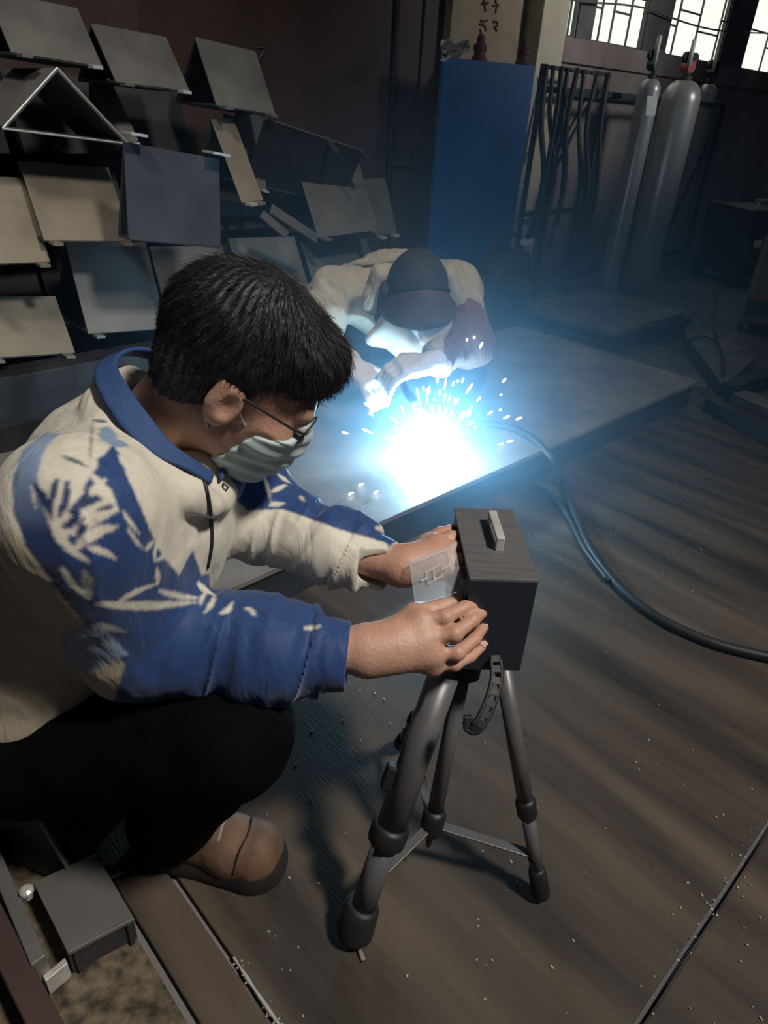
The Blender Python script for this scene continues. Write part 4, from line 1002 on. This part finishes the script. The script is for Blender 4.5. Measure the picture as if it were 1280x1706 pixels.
CREAM = np.array([.66, .62, .52]); BLUE = np.array([.022, .058, .18]); INK = np.array([.20, .28, .40]); GREY = np.array([.36, .37, .36]); NAVY = np.array([.017, .034, .11])
v = JV-C_; dep = v@F_; px = 640+FPX*(v@R_)/dep; py = 853-FPX*(v@U_)/dep
vis = -(nv*(v/np.linalg.norm(v, axis=1)[:, None])).sum(1) > -0.25
colr = np.tile(CREAM, (len(JV), 1))
X, Y, Z = JV.T
dT, tT = near(X, Y, Z, shR, elR); dF, tF = near(X, Y, Z, elR, cuR); dLu, tLu = near(X, Y, Z, shL, elL); dLf, tLf = near(X, Y, Z, elL, cuL)
armR = ((dT < .095) & (tT > .45)) | ((dF < .085) & (tF > .02)); armL = ((dLu < .088) & (tLu > .35)) | (dLf < .075)
armR &= Y < .75; armL &= Y >= .75
colr[armR] = BLUE
colr[armL & ((nv[:, 2] > .55) | (nv[:, 1] > .35))] = BLUE
nearside = vis & (Y < .74)
def paint(poly, c, m=None):
    k = inpoly(px, py, poly) & (nearside if m is None else m)
    colr[k] = c
# shade on the lower back below the print, painted as a darker beige
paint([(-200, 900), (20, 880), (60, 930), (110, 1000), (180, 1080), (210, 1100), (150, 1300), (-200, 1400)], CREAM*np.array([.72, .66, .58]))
paint([(188, 742), (164, 764), (159, 790), (110, 905), (60, 905), (75, 950), (110, 1000), (200, 1100), (620, 1250), (620, 1040), (350, 985), (300, 960), (270, 925), (249, 880), (230, 834), (211, 792), (200, 757)], BLUE)
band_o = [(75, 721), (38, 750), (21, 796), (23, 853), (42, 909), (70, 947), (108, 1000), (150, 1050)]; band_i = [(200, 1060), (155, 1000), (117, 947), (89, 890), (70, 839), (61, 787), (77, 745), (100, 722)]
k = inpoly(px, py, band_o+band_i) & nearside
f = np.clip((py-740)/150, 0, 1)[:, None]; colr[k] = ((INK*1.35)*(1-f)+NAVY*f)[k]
# white field on the upper sleeve that carries the blue leaves
paint([(68, 830), (75, 800), (100, 770), (150, 790), (185, 815), (200, 850), (150, 880), (135, 900), (100, 880), (85, 870)], CREAM)
def leaf(p0, p1, w, c, bend=0.0, m=None):
    a = np.array(p0, float); b = np.array(p1, float); d = b-a; n_ = np.array([-d[1], d[0]])/np.hypot(*d)
    up_, dn_ = [], []
    for i in range(9):
        t = i/8; c_ = a+d*t+n_*bend*math.sin(math.pi*t); h = w*0.5*math.sin(math.pi*min(1, t*.85+.15))*(1 if t < 1 else 0)
        up_.append(tuple(c_+n_*h)); dn_.append(tuple(c_-n_*h))
    paint(up_+dn_[::-1], c, m)
for a, b, w, bd in (((54, 806), (88, 872), 10, -6), ((96, 796), (86, 852), 9, 3), ((112, 800), (96, 868), 11, -4), ((116, 856), (150, 812), 12, 4), ((120, 850), (182, 828), 12, -5), ((104, 880), (135, 848), 13, 5), ((140, 818), (160, 780), 9, 3), ((128, 900), (140, 856), 12, 4), ((150, 868), (196, 840), 10, -4)):
    leaf(a, b, w*1.35, NAVY, bd)
for a, b, w, bd in (((126, 913), (202, 876), 17, -8), ((96, 890), (155, 940), 12, 5), ((145, 912), (197, 934), 10, -4), ((138, 872), (190, 850), 10, -4), ((52, 806), (60, 850), 5, 0), ((103, 946), (141, 990), 10, 4), ((160, 1006), (334, 1002), 13, 5), ((121, 972), (150, 1000), 8, 0), ((194, 1005), (264, 972), 8, -3), ((264, 984), (334, 996), 9, 3), ((262, 975), (260, 942), 7, 2), ((213, 880), (242, 918), 5, 2), ((242, 918), (262, 900), 6, -2), ((262, 900), (258, 942), 5, 2), ((258, 935), (292, 922), 6, -2), ((329, 970), (358, 991), 9, 3), ((358, 991), (338, 1024), 7, -3), ((345, 985), (333, 1010), 6, 2), ((368, 1022), (388, 1002), 9, 4), ((409, 1012), (428, 1030), 6, -3), ((506, 1046), (536, 1042), 6, 2), ((150, 790), (176, 812), 9, 0), ((176, 796), (162, 822), 8, 0), ((166, 826), (190, 830), 8, 0), ((198, 758), (206, 776), 6, 0), ((205, 852), (236, 892), 6, 2)):
    leaf(a, b, w*1.15, CREAM, bd)
for a, b, w in (((140, 950), (152, 1000), 18), ((160, 1040), (214, 1054), 12)): leaf(a, b, w, GREY)
for a, b, w in (((150, 765), (155, 690), 4), ((155, 700), (180, 703), 5), ((102, 758), (148, 778), 7), ((165, 720), (196, 728), 26), ((180, 735), (215, 742), 14)): leaf(a, b, w, INK*(.35 if w < 8 else 1.2))
paint([(98, 1055), (165, 1038), (214, 1090), (142, 1122), (108, 1104)], np.array([.26, .34, .46]))
far = vis & (Y >= .74)
paint([(385, 795), (470, 782), (520, 815), (585, 862), (665, 900), (640, 908), (560, 884), (470, 852), (420, 858), (388, 828)], BLUE, far)
paint([(425, 850), (470, 848), (560, 880), (645, 905), (660, 1000), (600, 1000), (480, 950), (360, 890), (375, 855)], CREAM*1.05, far)
for a, b, w in (((440, 790), (452, 838), 6), ((452, 820), (480, 806), 8), ((448, 842), (476, 838), 9), ((462, 790), (486, 806), 5), ((500, 826), (508, 836), 5)): leaf(a, b, w, CREAM, 0, far)
for _ in range(1):
    pass
jf = np.zeros(len(jk.data.polygons)*4, np.int32); jk.data.polygons.foreach_get('vertices', jf); jf = jf.reshape(-1, 4)
acc = colr.copy(); num = np.ones(len(colr))
for i in range(4):
    np.add.at(acc, jf[:, i], colr[jf[:, (i+1) % 4]]*.5); np.add.at(num, jf[:, i], .5)
    np.add.at(acc, jf[:, i], colr[jf[:, (i+3) % 4]]*.5); np.add.at(num, jf[:, i], .5)
colr = acc/num[:, None]
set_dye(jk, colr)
# zip and chest emblem
zp = spline([at(x, y, d) for x, y, d in ((338, 795, .752), (347, 830, .752), (352, 870, .758), (352, 910, .768), (346, 945, .78))], 6)
from mathutils.bvhtree import BVHTree
def on_jacket(p, off=.001):
    r = Vector(p)-Vector(C_); r.normalize()
    loc, n_, i, dd = JB.ray_cast(Vector(C_)-Vector(BASE[jk.name]), r)
    return np.array(loc)+BASE[jk.name]-np.array(r)*off if loc is not None else np.asarray(p)
me_ = jk.data; vv = np.zeros(len(me_.vertices)*3, np.float32); me_.vertices.foreach_get('co', vv)
JB = BVHTree.FromPolygons([tuple(v_) for v_ in vv.reshape(-1, 3)], [tuple(p_.vertices) for p_ in me_.polygons])
zq = [on_jacket(p) for p in zp]
MB().tube(zq, .0026, 6).build('zip', MT['black'], jk, smooth=True)
for a, b in (((372, 806), (380, 812)), ((380, 812), (376, 818)), ((376, 818), (371, 812)), ((371, 812), (372, 806))):
    MB().tube([on_jacket(at(*a, .9)), on_jacket(at(*b, .9))], .0012, 5).build('emblem_stroke', MT['black'], jk)
# collar
top_r = [(356, 788, .79), (325, 768, .768), (286, 738, .756), (246, 688, .754), (212, 640, .768), (196, 608, .79), (206, 588, .815), (236, 580, .85), (272, 590, .88), (325, 625, .905), (362, 682, .905), (375, 745, .87), (366, 785, .82)]
A = spline([at(*p) for p in base_r], 5); Bt = spline([at(*p) for p in top_r], 5)
vs = []; fs = []
for a, b in zip(A, Bt):
    up2 = unit(b-a)
    for t in (-.12, .2, .5, .8, 1.0): vs.append(a+(b-a)*t)
for i in range(len(A)-1):
    for j in range(4): fs.append((i*5+j, i*5+j+1, i*5+6+j, i*5+5+j))
o = link_mesh('collar', vs, fs, MT['collar'], man, smooth=True)
md = o.modifiers.new('thick', 'SOLIDIFY'); md.thickness = .006; md.offset = 0
md = o.modifiers.new('sub', 'SUBSURF'); md.levels = 1; md.render_levels = 1

# trousers
S = Sdf((-.74, .46, .02), (-.02, 1.04, .56), .004)
S.cap((-.52, .70, .31), (-.52, .86, .31), .135, .135, .04)
S.chain([hipR, knR], [.110, .078], .03); S.chain([knR, anR+[-.02, 0, -.03]], [.072, .066], .02); S.plane_cut((0, 0, .028), (0, 0, -1))
S.chain([hipL, knL], [.105, .075], .03); S.chain([knL, anL], [.072, .05], .02)
S.disp(lambda X, Y, Z: .005*(.5-np.abs(wavy(X, Y, Z, 24)))+.002*wavy(Z, X, Y, 40))
tr, _ = S.build('trousers', MT['trousers'], man, smoothit=1)

# shoes
def shoe(heel, toe, parent, name='shoe'):
    h = np.array([heel[0], heel[1], 0.0]); t = np.array([toe[0], toe[1], 0.0]); d = unit(t-h); L = np.linalg.norm(t-h); sd = np.cross(ZZ, d); SM_ = np.stack([sd, d, ZZ], 1)
    S = Sdf(np.minimum(h, t)-[.08, .08, .0]+[0, 0, .003], np.maximum(h, t)+[.08, .08, .17], .003)
    S.cap(h+d*.045+ZZ*.05, t-d*.05+ZZ*.045, .040, .040, .02)
    S.cap(t-d*.085+ZZ*.042, t-d*.048+ZZ*.040, .043, .043, .02, (sd, 1.12)); S.cap(h+d*.05+ZZ*.06, h+d*.07+ZZ*.115, .040, .043, .02)
    S.cap(h+d*.10+ZZ*.085, t-d*.10+ZZ*.062, .034, .030, .03)
    S.disp(lambda X, Y, Z: .0015*wavy(X, Y, Z, 60))
    o, _ = S.build(name, MT['shoe'], parent, label='tan leather shoe with a dark toe rand')
    S = Sdf(np.minimum(h, t)-[.08, .08, .0]-[0, 0, .008], np.maximum(h, t)+[.08, .08, .06], .003)
    S.cap(h+d*.045+ZZ*.014, h+d*.10+ZZ*.014, .043, .040, .01); S.cap(h+d*.10+ZZ*.014, t-d*.052+ZZ*.014, .041, .053, .015); S.cap(t-d*.052+ZZ*.026, t-d*.046+ZZ*.026, .050, .050, .01)
    S.plane_cut(h+ZZ*.0, -ZZ); S.plane_cut(h+ZZ*.036, ZZ+d*-.12)
    so, _ = S.build('sole', MT['sole'], o)
    for i in range(4):
        c = h+d*(L-.098-.018*i)+ZZ*(.101+.009*i)
        MB().tube(spline([c-sd*.026-ZZ*.012, c+ZZ*.001, c+sd*.026+d*.006-ZZ*.012], 4), .003, 6).build('lace', MT['lace'], o, smooth=True)
    c = h+d*(L-.068)+ZZ*.066
    MB().tube(spline([c-sd*.050-ZZ*.018, c-sd*.034+ZZ*.016+d*.006, c+ZZ*.026+d*.012, c+sd*.034+ZZ*.016+d*.006, c+sd*.050-ZZ*.018], 6), .0016, 6).build('toe_seam', MT['sole'], o, smooth=True)
    return o
toe = onz(474, 1452, 0.0); shoe(toe+unit([-.96, .12, 0])*.265, toe, man)
shoe((-.56, .93), (-.36, .90), man)

# ------------------------------------------------------------------ the welder
wd = thing('person', 'welder in a beige work coat and dark cap bent low behind the arc', 'person', (0.03, 2.68, BZ))
WC = np.array([0.062, 2.305, .560]); WM = frame((.12, -.66, -.74), (0.06, -.74, .66)); WS = 1.06
wh = lambda x, y, z: WC+WM@np.array([x, y, z])*WS
ch = np.array([.0, 2.60, .47]); pv = np.array([-.03, 2.93, .36])
sR, eR, hR = at(552, 490, 2.44), at(528, 575, 2.36), at(590, 612, 2.20)      # on our left
sL, eL, hL = at(760, 480, 2.44), at(785, 575, 2.30), at(712, 606, 2.13)      # on our right
kn = [np.array([-.20, 2.52, .215]), np.array([.27, 2.60, .215])]; hp = [pv+[-.10, 0, 0], pv+[.10, 0, 0]]; fo_ = [np.array([-.13, 2.94, .165]), np.array([.16, 2.97, .165])]
S = Sdf((-.42, 1.92, .10), (.50, 3.20, .76), .005)
S.cap(pv, ch, .11, .11, .03, ((1, 0, 0), 1.3)); S.chain([ch, sR, eR, hR], [.09, .05, .042, .03], .02); S.chain([ch, sL, eL, hL], [.09, .05, .042, .03], .02)
S.cap(ch+[.03, -.08, .02], wh(0, -.03, -.05), .06, .055, .02)
for a, b, c in zip(hp, kn, fo_): S.chain([a, b, c], [.08, .05, .036], .02)
head_prims(S, WC, WM, WS)
wb, _ = S.build('body', MT['skin'], wd)
# coat
S = Sdf((-.46, 2.02, .16), (.50, 3.20, .80), .0045)
S.cap(pv+[0, -.02, .0], ch+[0, -.01, .02], .150, .150, .05, ((1, 0, 0), 1.25))
S.cap(ch+[0, -.02, .02], sR, .125, .080, .06); S.cap(ch+[0, -.02, .02], sL, .125, .080, .06)
S.chain([sR, eR], [.080, .066], .03)
S.chain([sL, eL], [.078, .066], .03); S.cap(eL, hL*.75+eL*.25, .062, .050, .03)
S.cap(eR, hR*.7+eR*.3, .060, .048, .03)
S.ell(wh(0, -.02, .0), (.125, .14, .13), WM, .01, True)
S.cap(wh(-.100, -.05, .045), wh(-.128, .005, -.03), .028, .034, .02); S.cap(wh(.105, -.06, .03), wh(.13, -.01, -.04), .028, .034, .02)
S.disp(lambda X, Y, Z: .034*(.42-np.sqrt(wavy(X, Y, Z, 15)**2+.01))+.008*(.4-np.abs(wavy(Z, X, Y, 34))), .06)
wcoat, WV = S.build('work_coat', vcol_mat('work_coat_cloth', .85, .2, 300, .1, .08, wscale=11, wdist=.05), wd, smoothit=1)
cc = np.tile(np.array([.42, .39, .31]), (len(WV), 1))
d1, t1 = near(*WV.T, sL, eL); d2, t2 = near(*WV.T, eL, hL); k = (((d1 < .095) & (t1 > .55)) | (d2 < .085)) & (WV[:, 0] > .15); cc[k] = (.16, .095, .075)  # light's brown tint on this sleeve, put into the beige coat's dye
d1, t1 = near(*WV.T, eR, hR); k = (d1 < .08) & (t1 > .05); cc[k] = (.05, .07, .09)  # shade on the other forearm, put into the dye as dark blue
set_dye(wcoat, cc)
MB().tube(spline([ch+[-.20, -.02, .12], ch+[-.12, -.10, .145], ch+[0, -.10, .165], ch+[.10, -.08, .16]], 5), .007, 8).build('coat_seam', MT['workcoat'], wcoat, smooth=True)
# trousers and boots
S = Sdf((-.40, 2.38, .11), (.46, 3.22, .52), .006)
S.cap(hp[0], hp[1], .13, .13, .04)
for a, b, c in zip(hp, kn, fo_): S.chain([a, b, c], [.11, .085, .06], .03)
S.disp(lambda X, Y, Z: .006*(.5-np.abs(wavy(X, Y, Z, 20))))
S.build('trousers', MT['darkwork'], wd, smoothit=1)
for c in fo_:
    S = Sdf(c-[.08, .08, .05], c+[.08, .26, .10], .006); S.cap(c+[0, .02, 0], c+[0, .16, -.005], .044, .036, .01); S.build('boot', MT['sole'], wd)
# cap with leather visor, ear flap and white hood cloth
S = Sdf(WC-.24, WC+.24, .004)
S.ell(wh(0, -.012, .045), np.array((.092, .112, .098))*WS, WM, .01); S.plane_cut(wh(0, 0, .010), WM@np.array([0, .1, -1.0]))
S.disp(lambda X, Y, Z: .003*wavy(X, Y, Z, 40))
cp_, _ = S.build('cap', MT['cap'], wd, label='dark round work cap')
bt = []
for i in range(33):
    a = -math.pi*.5+math.pi*i/32
    cs = max(math.cos(a), 0)**.7
    bt.append(wh(.091*math.sin(a), .002+.046*cs, .026+.118*cs))
MB().tube(bt, .006, 6).build('cap_band', MT['darksteel'], cp_, smooth=True)
vs = []; fs = []; nu, nv_ = 25, 7
for i in range(nu):
    a = -math.pi*.5+math.pi*i/(nu-1)
    for j in range(nv_):
        t = j/(nv_-1)
        cs = max(math.cos(a), 0)**.7
        vs.append(wh((.090+.028*t)*math.sin(a), .004+(.044+.092*t)*cs, .026+(.116-.074*t**1.15)*cs-.03*math.sin(a)**2*(.3+.7*t)))
for i in range(nu-1):
    for j in range(nv_-1): fs.append((i*nv_+j, i*nv_+j+1, i*nv_+nv_+j+1, i*nv_+nv_+j))
o = link_mesh('visor', vs, fs, MT['leather'], cp_, smooth=True, label='broad brown leather visor'); md = o.modifiers.new('thick', 'SOLIDIFY'); md.thickness = .006; md.offset = 0
S = Sdf(WC-.26, WC+.26, .004)
S.cap(wh(.098, .00, .045), wh(.105, .03, -.06), .020, .026, .01, (WM[:, 1], 1.7)); S.build('ear_flap', MT['cap'], cp_)
# white cloth face guard under the visor
S = Sdf(WC-.28, WC+.28, .004)
S.ell(wh(0, .060, -.060), np.array((.112, .105, .150))*WS, WM, .01)
S.cap(wh(.070, .075, -.05), wh(.125, .10, -.075), .055, .04, .03, (WM[:, 1], .6))
S.plane_cut(wh(0, 0, .012), WM@np.array([0, -.25, 1.0])); S.plane_cut(wh(0, -.015, 0), WM@np.array([0, -1.0, 0]))
S.disp(lambda X, Y, Z: .006*(.5-np.abs(wavy(X, Y, Z, 26))))
S.build('face_cloth', MT['whitecloth'], wd, smoothit=1, label='white cloth face guard lit by the arc')
# gloves
def glove(wrist, tipdir, up, k, curl):
    T = unit(tipdir); Uu = unit(up-T*(np.asarray(up)@T)); Sx = np.cross(T, Uu)
    S = Sdf(wrist-.2, wrist+.2, .0035)
    S.cap(wrist-T*.03, wrist+T*.01, .042, .034, .01)
    S.rbox(wrist+T*.055, (.044, .050, .020), np.stack([Sx, T, Uu], 1), .016, .015)
    for i in range(4):
        o_ = wrist+T*.09+Sx*(-.033+.022*i); a1, a2 = curl, curl*2.0
        p1 = o_+(T*math.cos(a1)-Uu*math.sin(a1))*.036; p2 = p1+(T*math.cos(a2)-Uu*math.sin(a2))*.028; p3 = p2+(T*math.cos(a2+.5)-Uu*math.sin(a2+.5))*.02
        S.chain([o_, p1, p2, p3], [.0135, .0130, .0120, .0105], .006)
    th = wrist+T*.03+Sx*k*.04; S.chain([th, th+Sx*k*.022+T*.022-Uu*.012, th+Sx*k*.014+T*.05-Uu*.028], [.017, .015, .012], .01)
    S.disp(lambda X, Y, Z: .002*wavy(X, Y, Z, 60))
    return S
glove(hL, np.array([-.80, -.42, -.05]), np.array([0, -.35, 1.0]), 1, .55).build('glove', MT['whitecloth'], wd, label='white glove gripping the torch')
glove(hR, np.array([.55, -.55, -.25]), np.array([0, -.2, 1.0]), -1, .5).build('glove', MT['whitecloth'], wd, label='white glove resting by the bench')
# torch
tq = thing('welding_torch', 'black welding torch with a bent copper neck in the welder\'s glove', 'torch', ARC+ZZ*.03)
ht = hL+unit(np.array([-.80, -.42, -.05]))*.085-ZZ*.035
P = spline([ht+np.array([.05, .12, .03]), ht, ARC*.45+ht*.55+ZZ*.03, ARC+np.array([.012, .05, .075])], 6)
MB().tube(P[:13], .014, 10).build('grip', MT['black'], tq, smooth=True)
MB().tube(P[12:], .009, 10).build('neck', MT['brass'], tq, smooth=True)
MB().tube([P[-1], ARC+np.array([.004, .018, .035])], [.012, .010], 12).build('nozzle', MT['brass'], tq)

# ================================================================== the arc, its sparks and the glare fume
ar = thing('welding_arc', 'blinding white welding arc burning on the edge of the bench', 'welding arc', ARC-ZZ*0.03)
mb = MB()
prof = [(0.002, -0.030), (0.022, -0.022), (0.034, -0.004), (0.034, 0.014), (0.022, 0.032), (0.002, 0.040)]
mb.lathe(ARC, ZZ, prof, 16).build('arc_core', emis('arc_glow', (0.85, 0.95, 1.0), 60), ar, smooth=True)
sp_m = emis('spark_glow', (0.95, 0.97, 1.0), 14)
def spark_mesh(l, r):
    mb = MB().tube([np.array([-l, 0, 0]), np.array([-l*.6, 0, 0]), np.array([l*.5, 0, 0]), np.array([l, 0, 0])], [r*.25, r*.7, r, r*.3], 6)
    me = bpy.data.meshes.new('spark'); me.from_pydata([tuple(v) for v in mb.v], [], mb.f); me.materials.append(sp_m); return me
SM = [spark_mesh(.004, .0035), spark_mesh(.010, .0034), spark_mesh(.018, .0032), spark_mesh(.032, .0026)]
r3 = random.Random(5)
def spark(p, d, k):
    o = bpy.data.objects.new('spark', SM[k]); COL.objects.link(o); o.location = tuple(p)
    o.rotation_euler = Vector(d).to_track_quat('X', 'Z').to_euler()
    tag(o, 'small glowing spark flying up from the welding arc', 'spark', 'sparks around the welding arc')
big = [(687, 672, 3), (697, 660, 3), (712, 660, 3), (671, 682, 2), (658, 700, 2), (780, 650, 2), (776, 690, 3), (742, 640, 2), (755, 640, 1), (771, 634, 1), (784, 645, 2), (802, 575, 1), (790, 562, 0), (778, 566, 0),
       (798, 665, 1), (817, 688, 1), (844, 695, 1), (865, 697, 1), (850, 735, 1), (835, 740, 1), (835, 658, 0), (834, 683, 0), (840, 634, 1), (611, 674, 1), (618, 690, 1), (612, 718, 2), (575, 721, 1), (624, 660, 0), (602, 807, 1), (585, 822, 1), (627, 820, 1),
       (729, 634, 1), (733, 655, 1), (741, 662, 2), (749, 664, 1), (757, 668, 1), (762, 668, 1), (716, 650, 2), (706, 648, 1), (697, 655, 1), (724, 665, 0), (763, 635, 0), (738, 613, 0), (757, 614, 0), (770, 690, 1), (785, 705, 1), (792, 712, 0), (782, 690, 1), (733, 680, 1), (742, 685, 1), (752, 690, 1), (720, 680, 1), (660, 715, 1), (648, 730, 1), (655, 745, 0)]
ax_, ay_, ad_ = proj(ARC)
for x, y, k in big:
    d_ = ad_+r3.uniform(-.10, .16)
    p = at(x, y, d_)
    if p[2] < BZ+0.01 and n_of(p) > BN: p = onz(x, y, BZ+0.012)
    v = unit(unit(p-ARC)+np.array([0, 0, 0.05])); spark(p, v, k)

# fume volume added to give lens glare and blue veil round the arc
fm = bpy.data.materials.new('arc_glare_fume'); fm.use_nodes = True; nt_ = fm.node_tree
nt_.nodes.remove(nt_.nodes['Principled BSDF'])
vs_ = nt_.nodes.new('ShaderNodeVolumeScatter'); vs_.inputs['Color'].default_value = (0.32, 0.66, 1.0, 1); vs_.inputs['Anisotropy'].default_value = 0.0
tc_ = nt_.nodes.new('ShaderNodeTexCoord'); ln_ = nt_.nodes.new('ShaderNodeVectorMath'); ln_.operation = 'LENGTH'
nt_.links.new(tc_.outputs['Object'], ln_.inputs[0])
mr_ = nt_.nodes.new('ShaderNodeMapRange'); mr_.interpolation_type = 'LINEAR'
mr_.inputs['From Min'].default_value = 0.0; mr_.inputs['From Max'].default_value = FR; mr_.inputs['To Min'].default_value = 1.0; mr_.inputs['To Max'].default_value = 0.0
pw_ = nt_.nodes.new('ShaderNodeMath'); pw_.operation = 'POWER'; pw_.inputs[1].default_value = 5.5
ml_ = nt_.nodes.new('ShaderNodeMath'); ml_.operation = 'MULTIPLY'; ml_.inputs[1].default_value = GLARE_FUME
nt_.links.new(ln_.outputs['Value'], mr_.inputs['Value']); nt_.links.new(mr_.outputs['Result'], pw_.inputs[0]); nt_.links.new(pw_.outputs[0], ml_.inputs[0])
p2_ = nt_.nodes.new('ShaderNodeMath'); p2_.operation = 'POWER'; p2_.inputs[1].default_value = 1.3
ad2 = nt_.nodes.new('ShaderNodeMath'); ad2.operation = 'MULTIPLY_ADD'; ad2.inputs[1].default_value = VEIL_FUME
nt_.links.new(mr_.outputs['Result'], p2_.inputs[0]); nt_.links.new(p2_.outputs[0], ad2.inputs[0]); nt_.links.new(ml_.outputs[0], ad2.inputs[2])
nt_.links.new(ad2.outputs[0], vs_.inputs['Density']); nt_.links.new(vs_.outputs[0], nt_.nodes['Material Output'].inputs['Volume'])
mb = MB(); R0 = FR
mb.lathe(ARC+ZZ*0, ZZ, [(R0*math.sin(math.pi*i/16), -R0*math.cos(math.pi*i/16)) for i in range(17)], 32)
fo = mb.build('arc_glare_fume', fm, base=tuple(ARC), smooth=True); fo['kind'] = 'stuff'
tag(fo, 'pale blue fume added for the glare and veil around the arc', 'fume')
